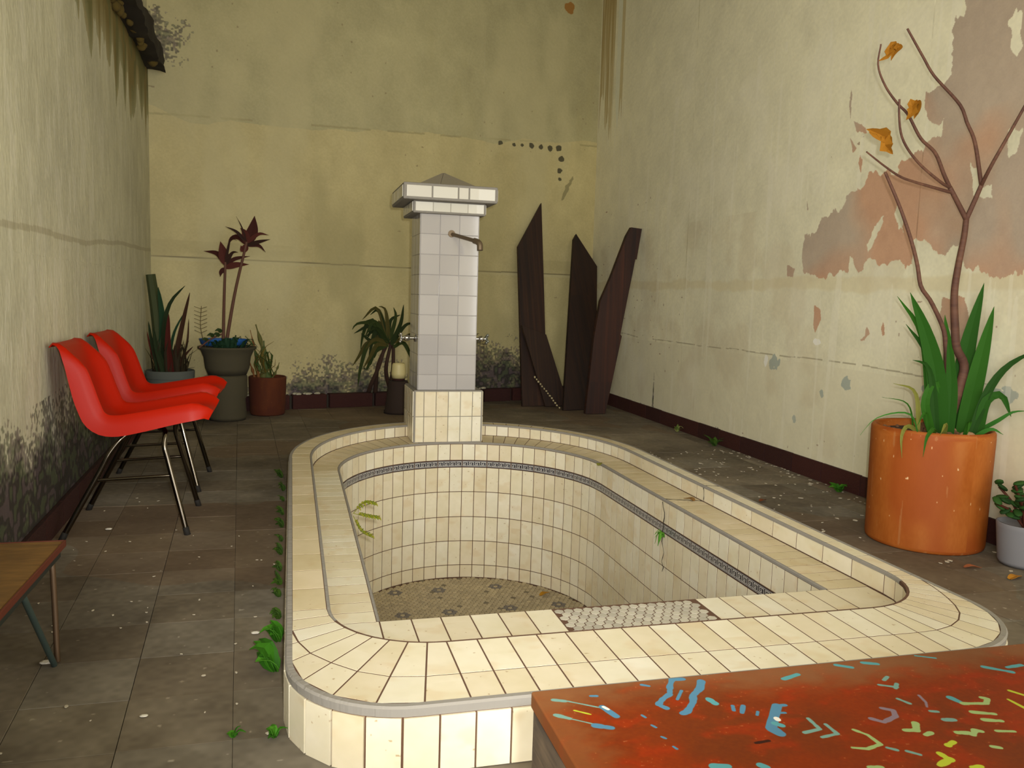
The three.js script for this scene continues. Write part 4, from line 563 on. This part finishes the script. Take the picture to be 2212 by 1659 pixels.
  const SW = [[[[2.629, 0.47, -2.85], [2.577, 0.748, -2.85], [2.507, 0.919, -2.85], [2.424, 1.064, -2.85]], 0.075], [[[2.632, 0.47, -2.9], [2.537, 0.898, -2.9], [2.405, 1.048, -2.9]], 0.035], [[[2.636, 0.47, -2.88], [2.563, 0.803, -2.88], [2.441, 0.935, -2.88]], 0.035], [[[2.80, 0.46, -2.96], [2.825, 0.839, -2.95], [2.853, 1.117, -2.92]], 0.075], [[[2.79, 0.46, -2.9], [2.83, 0.781, -2.88], [2.846, 1.018, -2.85]], 0.07], [[[2.732, 0.47, -2.8], [2.79, 0.696, -2.77], [2.84, 0.783, -2.74], [2.9, 0.857, -2.66]], 0.035], [[[2.76, 0.47, -2.79], [2.777, 0.638, -2.77], [2.82, 0.657, -2.75], [2.862, 0.569, -2.73]], 0.04], [[[2.756, 0.47, -2.95], [2.735, 0.779, -2.95], [2.693, 0.977, -2.95]], 0.055], [[[2.612, 0.47, -2.85], [2.536, 0.767, -2.85], [2.463, 0.789, -2.85]], 0.03], [[[2.66, 0.47, -2.84], [2.645, 0.70, -2.83], [2.60, 0.88, -2.82]], 0.05], [[[2.6, 0.47, -2.86], [2.55, 0.62, -2.86], [2.58, 0.70, -2.85], [2.62, 0.62, -2.84]], 0.035]];
  const gm = [leafMat(0x1f4a0a), leafMat(0x26540c), leafMat(0x1a3e09)]; SW.forEach(([p, w], i) => Q('sword_leaf', blade(p, w, { prof: (q) => Math.pow(Math.sin(Math.PI * Math.min(1, q * 0.72 + 0.28)), 0.8) * (q > 0.98 ? 0.1 : 1) }), gm[i % 3]));
  const GR = [[[2.50, 0.47, -2.85], [2.41, 0.616, -2.8], [2.287, 0.643, -2.8]], [[2.523, 0.47, -2.85], [2.483, 0.661, -2.85], [2.378, 0.693, -2.85]], [[2.48, 0.48, -2.80], [2.39, 0.58, -2.76], [2.222, 0.563, -2.75], [2.159, 0.499, -2.75]], [[2.53, 0.48, -2.78], [2.47, 0.525, -2.715], [2.42, 0.497, -2.69], [2.40, 0.42, -2.68]], [[2.52, 0.48, -2.82], [2.41, 0.525, -2.79], [2.37, 0.49, -2.77], [2.375, 0.40, -2.765]], [[2.80, 0.48, -2.85], [2.83, 0.55, -2.76], [2.86, 0.59, -2.72], [2.9, 0.6, -2.68]], [[2.56, 0.47, -2.83], [2.50, 0.58, -2.8], [2.45, 0.53, -2.78]], [[2.60, 0.47, -2.80], [2.55, 0.54, -2.74], [2.50, 0.50, -2.71]], [[2.72, 0.47, -2.78], [2.76, 0.52, -2.72], [2.8, 0.5, -2.70]], [[2.68, 0.47, -2.78], [2.66, 0.55, -2.73], [2.62, 0.5, -2.70]]];
  const gg = [leafMat(0x26520e), leafMat(0x6a6a2c), leafMat(0x2f6420)]; GR.forEach((p, i) => Q('grass_blade', blade(p, i === 0 || i === 2 ? 0.007 : 0.018), gg[i % 3]));
  // three withered leaves still hanging on the twigs
  const dm = leafMat(0x8f5f18); for (const [x, y, z, s, r] of [[2.228, 1.985, -2.845, 0.07, 0.4], [2.375, 1.79, -2.87, 0.085, 1.2], [2.215, 1.65, -2.815, 0.1, 2.5]]) { const pts = [[x + Math.cos(r) * s, y + 0.03, z], [x, y + 0.012, z + 0.01], [x - 0.01, y - 0.02, z + 0.02], [x - Math.cos(r) * s * 0.6, y - s * 0.55, z]]; Q('withered_leaf', blade(pts, s * 0.55, { fold: 0.9, steps: 9, prof: (q) => Math.sin(Math.PI * q) * (0.8 + 0.3 * Math.sin(q * 21)) }), dm); Q('withered_leaf', blade([[x + Math.cos(r) * s * 0.8, y + 0.028, z], [x + 0.015, y - 0.01, z + 0.015], [x + 0.01, y - s * 0.5, z + 0.01]], s * 0.4, { fold: 1.1, steps: 8 }), dm); }
}
// small grey pot with a dark succulent at the right edge
{
  const t = thing('succulent_pot', 'small grey pot with a dark green succulent beside the terracotta pot', 'potted plant', [2.80, 0, -2.56]);
  mesh('pot', lathe([[0, 0], [0.075, 0], [0.085, 0.02], [0.098, 0.15], [0.1, 0.17], [0.092, 0.172], [0.088, 0.15], [0, 0.15]], 32), std({ color: 0x7c7b80, roughness: 0.85 }), t);
  const gm = [leafMat(0x1e3a18), leafMat(0x2a4a1c), leafMat(0x4a2418)]; let k = 0;
  for (const [a, l, h] of [[2.6, 0.11, 0.13], [3.3, 0.13, 0.1], [2.9, 0.09, 0.18], [4.1, 0.1, 0.15], [1.8, 0.09, 0.14], [0.5, 0.1, 0.13], [5.3, 0.1, 0.14]]) { const s = mesh('stem', tube([[0, 0.15, 0], [Math.cos(a) * l * 0.5, 0.17 + h * 0.5, Math.sin(a) * l * 0.5], [Math.cos(a) * l, 0.15 + h, Math.sin(a) * l]], 0.005, 6, 6), gm[2], t); for (let j = 0; j < 6; j++) { const q = 0.35 + j * 0.13, x = Math.cos(a) * l * q, z = Math.sin(a) * l * q, y = 0.155 + h * q; mesh('leaf', new THREE.SphereGeometry(0.019, 8, 6).scale(1.3, 0.45, 0.9).rotateZ(rr(-0.6, 0.6)).rotateY(R() * 6).translate(x + rr(-0.02, 0.02), y + rr(-0.005, 0.02), z + rr(-0.02, 0.02)), gm[k++ % 2], t); } }
}

// ------------------------------------------------------------------ pots and plants in the far left corner
const lav = (t, prof, mat, n = 'pot', seg = 40) => mesh(n, lathe(prof, seg), mat, t);
{
  const t = thing('snake_plant_pot', 'grey banded pot of tall dark spiky succulent leaves in the left corner', 'potted plant', [-0.858, 0, -6.48]);
  const Q = (n, g, m) => mesh(n, g.translate(-t.position.x, 0, -t.position.z), m, t);
  lav(t, [[0, 0], [0.12, 0], [0.135, 0.02], [0.16, 0.33], [0.162, 0.33], [0.166, 0.335], [0.168, 0.385], [0.164, 0.39], [0.15, 0.388], [0.148, 0.36], [0, 0.36]], std({ color: 0x565a56, roughness: 0.9 }));
  const dk = [leafMat(0x24301a), leafMat(0x3a2418), leafMat(0x1f3a24), leafMat(0x4a1a14)];
  Q('cactus_stem', tube([[-0.915, 0.36, -6.5], [-0.945, 0.756, -6.5], [-0.985, 1.081, -6.5]], (q) => mix(0.05, 0.034, q), 7, 14), std({ color: 0x38401f, roughness: 0.8, flatShading: true }));
  const L = [[[-0.90, 0.36, -6.45], [-0.885, 0.759, -6.45], [-0.842, 0.894, -6.45], [-0.747, 1.007, -6.45]], [[-0.835, 0.36, -6.4], [-0.769, 0.697, -6.4], [-0.71, 0.958, -6.4]], [[-0.91, 0.36, -6.5], [-0.905, 0.756, -6.46], [-0.93, 0.99, -6.46]], [[-0.93, 0.38, -6.42], [-0.985, 0.585, -6.4], [-1.0, 0.674, -6.4]], [[-0.92, 0.37, -6.4], [-0.975, 0.626, -6.4], [-0.99, 0.745, -6.4]], [[-0.81, 0.37, -6.4], [-0.735, 0.58, -6.4], [-0.718, 0.771, -6.4]], [[-0.87, 0.37, -6.4], [-0.82, 0.663, -6.4], [-0.749, 0.814, -6.4]], [[-0.85, 0.37, -6.4], [-0.86, 0.6, -6.38], [-0.85, 0.80, -6.37]], [[-0.88, 0.37, -6.38], [-0.93, 0.55, -6.36], [-0.95, 0.7, -6.35]], [[-0.80, 0.37, -6.42], [-0.75, 0.5, -6.4], [-0.69, 0.57, -6.38]]];
  L.forEach((p, i) => Q('spiky_leaf', blade(p, [0.05, 0.05, 0.075, 0.025, 0.04, 0.022, 0.03, 0.06, 0.05, 0.03][i], { fold: 0.5, prof: (q) => Math.pow(1 - q, 0.55) * 0.95 + 0.05 }), dk[i % 4]));
  const tuft = []; for (let k = 0; k < 90; k++) { const a = R() * 6.28, r = R() * 0.13, h = rr(0.05, 0.26); const x = r * Math.cos(a), z = r * Math.sin(a); tuft.push(blade([[x, 0.36, z], [x * 1.1 + rr(-0.02, 0.02), 0.36 + h * 0.6, z * 1.1], [x * 1.3 + rr(-0.05, 0.05), 0.36 + h, z * 1.3]], rr(0.012, 0.03), { steps: 3 })); }
  const tf = mesh('undergrowth', mergeGeometries(tuft), leafMat(0x2c2416), t); tf.userData.kind = 'stuff';
}
{
  const t = thing('dracaena_urn', 'wide grey footed urn with two slim stemmed dark red dracaenas', 'potted plant', [-0.47, 0, -6.6]);
  const Q = (n, g, m, par) => mesh(n, g.translate(-t.position.x, 0, -t.position.z), m, par || t);
  const cem = std({ color: 0x46402e, roughness: 0.9 });
  lav(t, [[0, 0], [0.13, 0], [0.14, 0.03], [0.13, 0.16], [0.145, 0.19], [0.145, 0.33], [0.135, 0.35], [0, 0.35]], cem, 'pedestal');
  lav(t, [[0, 0.35], [0.14, 0.35], [0.16, 0.40], [0.17, 0.48], [0.19, 0.53], [0.212, 0.545], [0.212, 0.56], [0.19, 0.56], [0.165, 0.52], [0, 0.52]], cem, 'bowl');
  mesh('soil', new THREE.CylinderGeometry(0.172, 0.165, 0.02, 32).translate(0, 0.535, 0), std({ color: 0x2a1e14, roughness: 1 }), t);
  mesh('blue_basin', lathe([[0.1, 0.545], [0.15, 0.555], [0.165, 0.60], [0.17, 0.602], [0.155, 0.56], [0.1, 0.55]], 40).scale(1.05, 1, 0.7).translate(-0.03, 0.012, -0.05), std({ color: 0x2a5fa8, roughness: 0.5 }), t);
  const st = std({ color: 0x5a3a2c, roughness: 0.8 });
  const s1 = Q('stem', tube([[-0.496, 0.53, -6.55], [-0.487, 0.903, -6.55], [-0.476, 1.19, -6.55]], (q) => mix(0.012, 0.009, q), 8, 12), st), s2 = Q('stem', tube([[-0.483, 0.53, -6.55], [-0.408, 0.974, -6.55], [-0.324, 1.345, -6.55]], (q) => mix(0.013, 0.009, q), 8, 12), st);
  const C1 = [[[-0.476, 1.17, -6.55], [-0.532, 1.25, -6.57], [-0.631, 1.267, -6.59]], [[-0.476, 1.177, -6.55], [-0.492, 1.261, -6.55], [-0.511, 1.342, -6.55]], [[-0.476, 1.17, -6.55], [-0.422, 1.263, -6.53], [-0.381, 1.264, -6.51]], [[-0.476, 1.16, -6.55], [-0.418, 1.214, -6.57], [-0.303, 1.243, -6.59]], [[-0.476, 1.15, -6.55], [-0.401, 1.173, -6.55], [-0.308, 1.18, -6.55]], [[-0.476, 1.17, -6.55], [-0.458, 1.279, -6.53], [-0.43, 1.364, -6.51], [-0.39, 1.347, -6.49]], [[-0.478, 1.145, -6.55], [-0.507, 1.115, -6.55], [-0.512, 1.081, -6.55]]];
  const C2 = [[[-0.324, 1.337, -6.55], [-0.285, 1.425, -6.57], [-0.269, 1.544, -6.59]], [[-0.324, 1.337, -6.55], [-0.34, 1.414, -6.55], [-0.37, 1.447, -6.55]], [[-0.324, 1.337, -6.55], [-0.398, 1.417, -6.53], [-0.474, 1.449, -6.51]], [[-0.324, 1.327, -6.55], [-0.384, 1.38, -6.57], [-0.435, 1.368, -6.59], [-0.463, 1.31, -6.61]], [[-0.324, 1.337, -6.55], [-0.235, 1.409, -6.55], [-0.165, 1.402, -6.55]], [[-0.324, 1.32, -6.55], [-0.234, 1.35, -6.53], [-0.154, 1.37, -6.51]], [[-0.324, 1.32, -6.55], [-0.242, 1.324, -6.57], [-0.19, 1.276, -6.59]], [[-0.324, 1.32, -6.55], [-0.351, 1.284, -6.55], [-0.367, 1.318, -6.55]], [[-0.324, 1.337, -6.55], [-0.359, 1.453, -6.53], [-0.396, 1.527, -6.51]]];
  const dr = [leafMat(0x3a1812), leafMat(0x4a2018), leafMat(0x2e1a12)]; const w1 = [0.04, 0.075, 0.03, 0.03, 0.045, 0.02, 0.035], w2 = [0.085, 0.06, 0.025, 0.04, 0.03, 0.03, 0.03, 0.05, 0.012];
  C1.forEach((p, i) => Q('dracaena_leaf', blade(p, w1[i]), dr[i % 3], s1)); C2.forEach((p, i) => Q('dracaena_leaf', blade(p, w2[i]), dr[i % 3], s2));
  const low = []; for (let k = 0; k < 40; k++) { const a = rr(-0.6, 2.2), r = rr(0.06, 0.2); const x = r * Math.cos(a), z = r * Math.sin(a) * 0.8, h = rr(0.02, 0.1); low.push(blade([[x * 0.7, 0.54, z * 0.7], [x, 0.55 + h, z], [x * 1.2, 0.54 + h * rr(0.3, 1), z * 1.1]], 0.04, { steps: 4 })); } const lw = mesh('ground_cover', mergeGeometries(low), leafMat(0x1e3a26), t); lw.userData.kind = 'stuff';
  { const ds = std({ color: 0x5a4c30, roughness: 1 }); const k0 = Q('dry_stalk', tube([[-0.62, 0.545, -6.56], [-0.655, 0.70, -6.56], [-0.648, 0.86, -6.56]], 0.0022, 5, 8), ds); for (let k = 0; k < 7; k++) { const y = 0.66 + k * 0.03; for (const e of [-1, 1]) Q('twig', tube([[-0.653, y, -6.56], [-0.653 + e * 0.045, y + 0.022 - k * 0.001, -6.55]], 0.0016, 4, 2), ds, k0); } }
  Q('branch', tube([[-0.49, 0.66, -6.55], [-0.56, 0.63, -6.52], [-0.66, 0.555, -6.48]], 0.006, 6, 8), st, s1); for (const [x, y] of [[-0.52, 0.66], [-0.56, 0.655], [-0.6, 0.62], [-0.505, 0.69]]) Q('small_leaf', blade([[x, y - 0.02, -6.52], [x - 0.02, y, -6.5], [x - 0.045, y - 0.01, -6.49]], 0.03, { steps: 5 }), leafMat(0x2c3a1a), s1);
}
{
  const t = thing('cactus_pot', 'chipped orange clay pot with stumpy cactus stems by the back wall', 'potted plant', [-0.185, 0, -6.86]);
  lav(t, [[0, 0], [0.125, 0], [0.135, 0.015], [0.14, 0.1], [0.146, 0.29], [0.146, 0.305], [0.138, 0.31], [0.13, 0.3], [0.128, 0.27], [0, 0.27]], std({ map: texClay, color: 0x8a7440, roughness: 0.9 }));
  const cm = [std({ color: 0x5a5a28, roughness: 0.8 }), std({ color: 0x7a4a1e, roughness: 0.8 }), std({ color: 0x4a5a2a, roughness: 0.8 })];
  [[[-0.214, 0.27, -6.86], [-0.228, 0.536, -6.86], [-0.274, 0.72, -6.86]], [[-0.25, 0.27, -6.86], [-0.278, 0.499, -6.86], [-0.316, 0.675, -6.86]], [[-0.179, 0.27, -6.86], [-0.207, 0.462, -6.86], [-0.214, 0.592, -6.86]], [[-0.16, 0.27, -6.86], [-0.11, 0.37, -6.86], [-0.095, 0.419, -6.86]], [[-0.278, 0.27, -6.86], [-0.31, 0.387, -6.86], [-0.356, 0.461, -6.86]], [[-0.243, 0.35, -6.86], [-0.302, 0.565, -6.86], [-0.355, 0.627, -6.86]]].forEach((p, i) => mesh('cactus_stem', tube(p, (q) => (i === 0 ? 0.028 : i === 2 ? 0.03 : 0.014) * (0.75 + 0.35 * Math.sin(q * 19)) * Math.sqrt(1.05 - q), 8, 18).translate(-t.position.x, 0, -t.position.z), cm[i % 3], t));
  for (let k = 0; k < 12; k++) mesh('leaf', blade([[rr(-0.08, 0.06), 0.3 + rr(0, 0.1), 0.05], [rr(-0.12, 0.08), 0.36 + rr(0, 0.2), 0.06], [rr(-0.16, 0.1), 0.36 + rr(0, 0.25), 0.06]], 0.025, { steps: 4 }), leafMat(k % 2 ? 0x6a5a24 : 0x3a4a20), t);
}
{
  const t = thing('strap_leaf_plant', 'arching strap leaved plant on bare canes behind the pillar', 'plant', [0.77, 0.121, backZ(0.77) + 0.07]);
  const Q = (n, g, m) => mesh(n, g.translate(-t.position.x, -t.position.y, -t.position.z), m, t);
  const st = std({ color: 0x3a2418, roughness: 0.85 }); const zb = t.position.z;
  for (const p of [[[0.657, 0.121, zb], [0.676, 0.212, -7.25], [0.733, 0.373, -7.18], [0.789, 0.593, -7.15]], [[0.716, 0.121, zb], [0.725, 0.373, -7.2], [0.801, 0.573, -7.15]], [[0.856, 0.121, zb], [0.793, 0.333, -7.2], [0.829, 0.574, -7.15]], [[0.836, 0.121, zb], [0.853, 0.334, -7.2], [0.849, 0.554, -7.15]]]) Q('cane', tube(p, (q) => mix(0.02, 0.014, q), 8, 14), st);
  const PAN = [[[0.784, 0.596, -7.1], [0.647, 0.77, -7.125], [0.592, 0.649, -7.15], [0.572, 0.509, -7.175]], [[0.784, 0.576, -7.1], [0.646, 0.711, -7.108], [0.512, 0.65, -7.117]], [[0.764, 0.576, -7.1], [0.627, 0.574, -7.092], [0.55, 0.456, -7.083], [0.5, 0.378, -7.075]], [[0.773, 0.556, -7.1], [0.645, 0.576, -7.075], [0.567, 0.38, -7.05], [0.54, 0.206, -7.025]], [[0.796, 0.576, -7.1], [0.705, 0.849, -7.125], [0.649, 0.808, -7.15]], [[0.803, 0.596, -7.1], [0.761, 0.871, -7.108], [0.715, 0.881, -7.117]], [[0.811, 0.596, -7.1], [0.858, 0.815, -7.092], [0.837, 0.877, -7.083]], [[0.823, 0.577, -7.1], [0.897, 0.737, -7.075], [0.919, 0.903, -7.05]], [[0.803, 0.596, -7.1], [0.693, 0.869, -7.125], [0.583, 0.767, -7.15]], [[0.796, 0.556, -7.1], [0.688, 0.495, -7.108], [0.612, 0.335, -7.117], [0.593, 0.374, -7.125]], [[0.824, 0.557, -7.1], [0.958, 0.738, -7.092], [1.037, 0.74, -7.083]], [[0.784, 0.556, -7.1], [0.703, 0.557, -7.075], [0.644, 0.46, -7.05], [0.585, 0.363, -7.025]], [[0.844, 0.537, -7.1], [0.926, 0.577, -7.125], [1.033, 0.375, -7.15]], [[0.796, 0.576, -7.1], [0.822, 0.774, -7.108], [0.901, 0.815, -7.117]], [[0.843, 0.577, -7.1], [1.039, 0.66, -7.092], [1.444, 0.627, -7.083], [1.586, 0.67, -7.075]], [[0.788, 0.568, -7.1], [0.674, 0.733, -7.075], [0.525, 0.731, -7.05], [0.49, 0.685, -7.025]]];
  for (let k = 0; k < 16; k++) { const a = rr(2.2, 4.6), l = rr(0.12, 0.24); PAN.push([[0.8, 0.57, -7.1], [0.8 + Math.cos(a) * l * 0.6, 0.6 + rr(-0.06, 0.16), -7.1 + Math.sin(a) * 0.08], [0.8 + Math.cos(a) * l, 0.56 + rr(-0.2, 0.12), -7.1 + Math.sin(a) * 0.12]]); }
  const pm = [leafMat(0x2c3812), leafMat(0x222e0e), leafMat(0x464018)]; PAN.forEach((p, i) => Q('strap_leaf', blade(p, 0.034, { prof: (q) => Math.pow(Math.sin(Math.PI * (0.25 + q * 0.74)), 0.7) }), pm[i % 3]));
}
{
  const t = thing('plant_pot', 'small cream pot with dark red foot standing on a brown pot behind the pillar', 'pot', [0.862, 0.275, -6.87]);
  lav(t, [[0, 0], [0.052, 0], [0.055, 0.02], [0, 0.02]], M.skirt[2], 'foot'); lav(t, [[0, 0.02], [0.055, 0.02], [0.06, 0.06], [0.055, 0.13], [0.048, 0.145], [0.042, 0.14], [0.042, 0.1], [0, 0.1]], std({ color: 0xd6c890, roughness: 0.5 }));
  const b = thing('plant_pot', 'plain dark brown pot standing upside down under the small cream pot', 'pot', [0.862, 0, -6.87]); lav(b, [[0, 0.275], [0.075, 0.275], [0.08, 0.265], [0.11, 0.03], [0.118, 0.025], [0.118, 0.0], [0, 0.0]], std({ color: 0x2e2018, roughness: 0.9 }), 'pot');
}

// ------------------------------------------------------------------ weeds, fallen leaves and flakes
function weed(label, x, y, z, n, size, cols, spread = 1, dir = null) {
  const t = thing('weed', label, 'weed', [x, y, z], 'weeds in the joints'); const ms = cols.map(k => leafMat(k));
  for (let k = 0; k < n; k++) { const a = dir === null ? R() * 6.28 : dir + rr(-1, 1), l = size * rr(0.5, 1.2), h = size * rr(0.3, 1); const cx = Math.cos(a) * l * spread, cz = Math.sin(a) * l * spread; mesh('leaf', blade([[0, 0, 0], [cx * 0.5, h * 0.8, cz * 0.5], [cx, h * rr(0.5, 1.1), cz]], size * rr(0.35, 0.7), { steps: 5, side: V(-Math.sin(a), 0.2, Math.cos(a)) }), ms[k % ms.length], t); }
  return t;
}
const G1 = [0x356c14, 0x2a5a10, 0x427a1c], G2 = [0x3a5418, 0x304818];
weed('broad leaved bright weed at the foot of the curved pool corner', -0.035, 0.002, -2.36, 7, 0.075, G1, 0.6, 3.1);
weed('weed with a long pointed leaf sprouting beside the curved corner of the pool', -0.04, 0.002, -2.17, 8, 0.085, G1, 0.9, 3.3);
weed('small weed in the paving joint right at the pool corner foot', -0.035, 0.002, -1.83, 6, 0.035, G1, 0.8);
weed('tiny weed in the paver joint a hand away from the pool corner', -0.123, 0.002, -1.85, 5, 0.03, G1, 0.8);
weed('dark leafy weed at the pool foot level with the far bend of the rim', -0.05, 0.002, -4.5, 8, 0.06, G2, 0.7, 3.1);
for (const z of [-2.55, -2.72, -2.88, -3.02, -3.16, -3.32, -3.5, -3.7, -3.95, -4.2]) weed('low dull green tuft of weed along the straight left foot of the pool', -0.038, 0.002, z + rr(-0.05, 0.05), 7, rr(0.04, 0.065), G2, 0.6, 3.1);
weed('leafy green weed under the red skirting close to the terracotta pot', 2.86, 0.002, -3.78, 12, 0.06, G1, 1);
weed('sparse round leaved weed climbing the red skirting behind the terracotta pot', 2.87, 0.002, -3.5, 10, 0.07, G2, 0.6, -1.5);
weed('dark weed clump at the red skirting halfway along the right wall', 2.86, 0.002, -5.15, 12, 0.07, G2, 1);
weed('pale weed sprig at the red skirting towards the planks', 2.87, 0.002, -5.75, 7, 0.06, [0x8a8a50, 0x5a6a30], 0.8);
weed('small weed behind the rim at the foot of the pillar', 0.66, 0.002, -5.62, 7, 0.06, G2, 0.7);
{ // ferns inside the basin
  const t = thing('fern_sprig', 'drooping yellow green fern sprig rooted at the left edge of the pool step', 'fern', [0.252, 0.074, -3.45]);
  const m = [leafMat(0x8a8a2a), leafMat(0x74801f)]; const s = std({ color: 0x7a7a30 });
  const FR = [[[0, 0, 0], [0.045, 0.035, -0.03], [0.1, 0.02, -0.05]], [[0, 0, 0], [0.05, -0.015, 0.0], [0.11, -0.03, -0.01]], [[0, -0.01, 0], [0.03, -0.07, 0.03], [0.08, -0.10, 0.03]]];
  for (const p of FR) { const st = mesh('frond', tube(p, 0.0018, 5, 8), s, t); const c = new THREE.CatmullRomCurve3(p.map(q => V(...q))); for (let k = 2; k < 9; k++) for (const q of [-1, 1]) { const a = c.getPointAt(k / 9), T = c.getTangentAt(k / 9); mesh('leaflet', blade([a, a.clone().add(V(T.x * 0.01, 0.006, q * 0.016)), a.clone().add(V(T.x * 0.018, -0.002, q * 0.03))], 0.013, { steps: 4 }), m[k % 2], st); } }
  const f = thing('fern_sprig', 'small green fern growing from the crack in the right inner wall of the pool', 'fern', [1.686, -0.1, -3.46]);
  for (let k = 0; k < 9; k++) { const a = rr(-1.2, 1.2); mesh('frond', blade([[0, 0, 0], [-0.02, 0.015 + rr(-0.01, 0.02), Math.sin(a) * 0.025], [-0.035, rr(-0.06, 0.02), Math.sin(a) * 0.04]], 0.016, { steps: 5 }), leafMat(k % 2 ? 0x3f7a20 : 0x58902c), f); }
}
function fallen(label, x, y, z, s, col, rot) { const t = mesh('fallen_leaf', blade([[-s, 0.001, 0], [-s * 0.3, s * 0.25, 0.1 * s], [s * 0.4, s * 0.12, 0], [s, 0.002, -0.1 * s]], s * 0.9, { steps: 7, side: V(0, 0.1, 1), fold: 0.3 }), leafMat(col)); t.position.set(x, y + 0.003, z); t.rotation.y = rot; tag(t, label, 'leaf'); return t; }
fallen('yellow leaf on the mosaic floor of the pool by the curved wall', 1.5, YF + 0.002, -4.66, 0.045, 0xa8781c, 0.5);
fallen('greenish leaf on the step where the right side begins to curve', 1.665, YS, -4.28, 0.035, 0x7a7a34, 1.2);
fallen('curled brown leaf at the crack across the pool step', 1.80, YS, -3.45, 0.03, 0x7a5a30, 2.0);
fallen('orange leaf lying on the paving in front of the small grey pot', 2.63, 0.002, -2.42, 0.04, 0xb07a2a, 0.2);
fallen('thin brown leaf on the paving before the terracotta pot', 2.56, 0.002, -2.55, 0.035, 0x9a5a3a, -0.3);
fallen('rusty leaf on the paving beside the right rim of the pool', 2.32, 0.002, -3.65, 0.03, 0x6a3a20, 0.4);
{ // flakes of wall paint scattered over the paving
  const g = []; const flake = (x, z, s) => { const n = 5 + Math.floor(R() * 3), sh = new THREE.Shape(); for (let k = 0; k < n; k++) { const a = k / n * 6.283, r = s * rr(0.5, 1.1); k ? sh.lineTo(r * Math.cos(a), r * Math.sin(a) * 0.6) : sh.moveTo(r * Math.cos(a), r * Math.sin(a) * 0.6); } g.push(new THREE.ExtrudeGeometry(sh, { depth: 0.0015, bevelEnabled: false }).rotateX(-Math.PI / 2 + rr(-0.15, 0.15)).rotateY(R() * 6).translate(x, 0.0045, z)); };
  for (let k = 0; k < 190; k++) { const z = -2.4 - Math.pow(R(), 0.8) * 2.6, x = XR - 0.03 - Math.pow(R(), 1.6) * 0.85; if (Math.hypot(x - 2.655, z + 2.925) > 0.26 && Math.hypot(x - 2.8, z + 2.56) > 0.12) flake(x, z, rr(0.004, 0.016)); }
  for (let k = 0; k < 60; k++) flake(rr(-0.8, -0.05), -1.6 - Math.pow(R(), 1.3) * 2.6, rr(0.003, 0.008));
  const m = mesh('paint_flakes', mergeGeometries(g), std({ color: 0xc8beaa, roughness: 0.9 })); tag(m, 'pale flakes of fallen wall paint scattered over the paving', 'flakes', null, 'stuff');
}
for (const [x, z, s, l] of [[-0.72, -3.6, 0.02, 'white paint chip on the paving under the red chair seats'], [-0.62, -2.32, 0.026, 'white splinter at the foot of the bench leg'], [-0.33, -1.98, 0.014, 'shiny white pebble on the paving in front of the pool corner'], [-0.1, -2.42, 0.018, 'beige leaf scrap on the paver beside the broad leaved weed']]) { const t = mesh('debris_chip', new THREE.DodecahedronGeometry(s * 0.7, 0).scale(1, 0.28, 0.6), std({ color: 0xd8d2c4, roughness: 0.7 })); t.position.set(x, 0.004 + s * 0.2, z); tag(t, l, 'debris'); }
{ // crumbs of plaster on the brick kerb
  const g = []; for (let k = 0; k < 46; k++) { const x = rr(0.45, 1.3) + (k % 3 ? 0 : 1.6); const q = new THREE.DodecahedronGeometry(rr(0.006, 0.018), 0).scale(1.6, 0.7, 1).translate(x - 1.05 * 0 , 0.128, 0.055 + rr(-0.02, 0.02)); g.push(q); }
  const m = mesh('plaster_crumbs', mergeGeometries(g), std({ color: 0xb8b29a, roughness: 1 })); m.position.set(-1.05, 0, -6.95); m.rotation.y = Math.atan2(0.99, 3.97); tag(m, 'pale plaster crumbs lying on the red brick kerb', 'crumbs', null, 'stuff');
}

renderer.render(scene, camera);
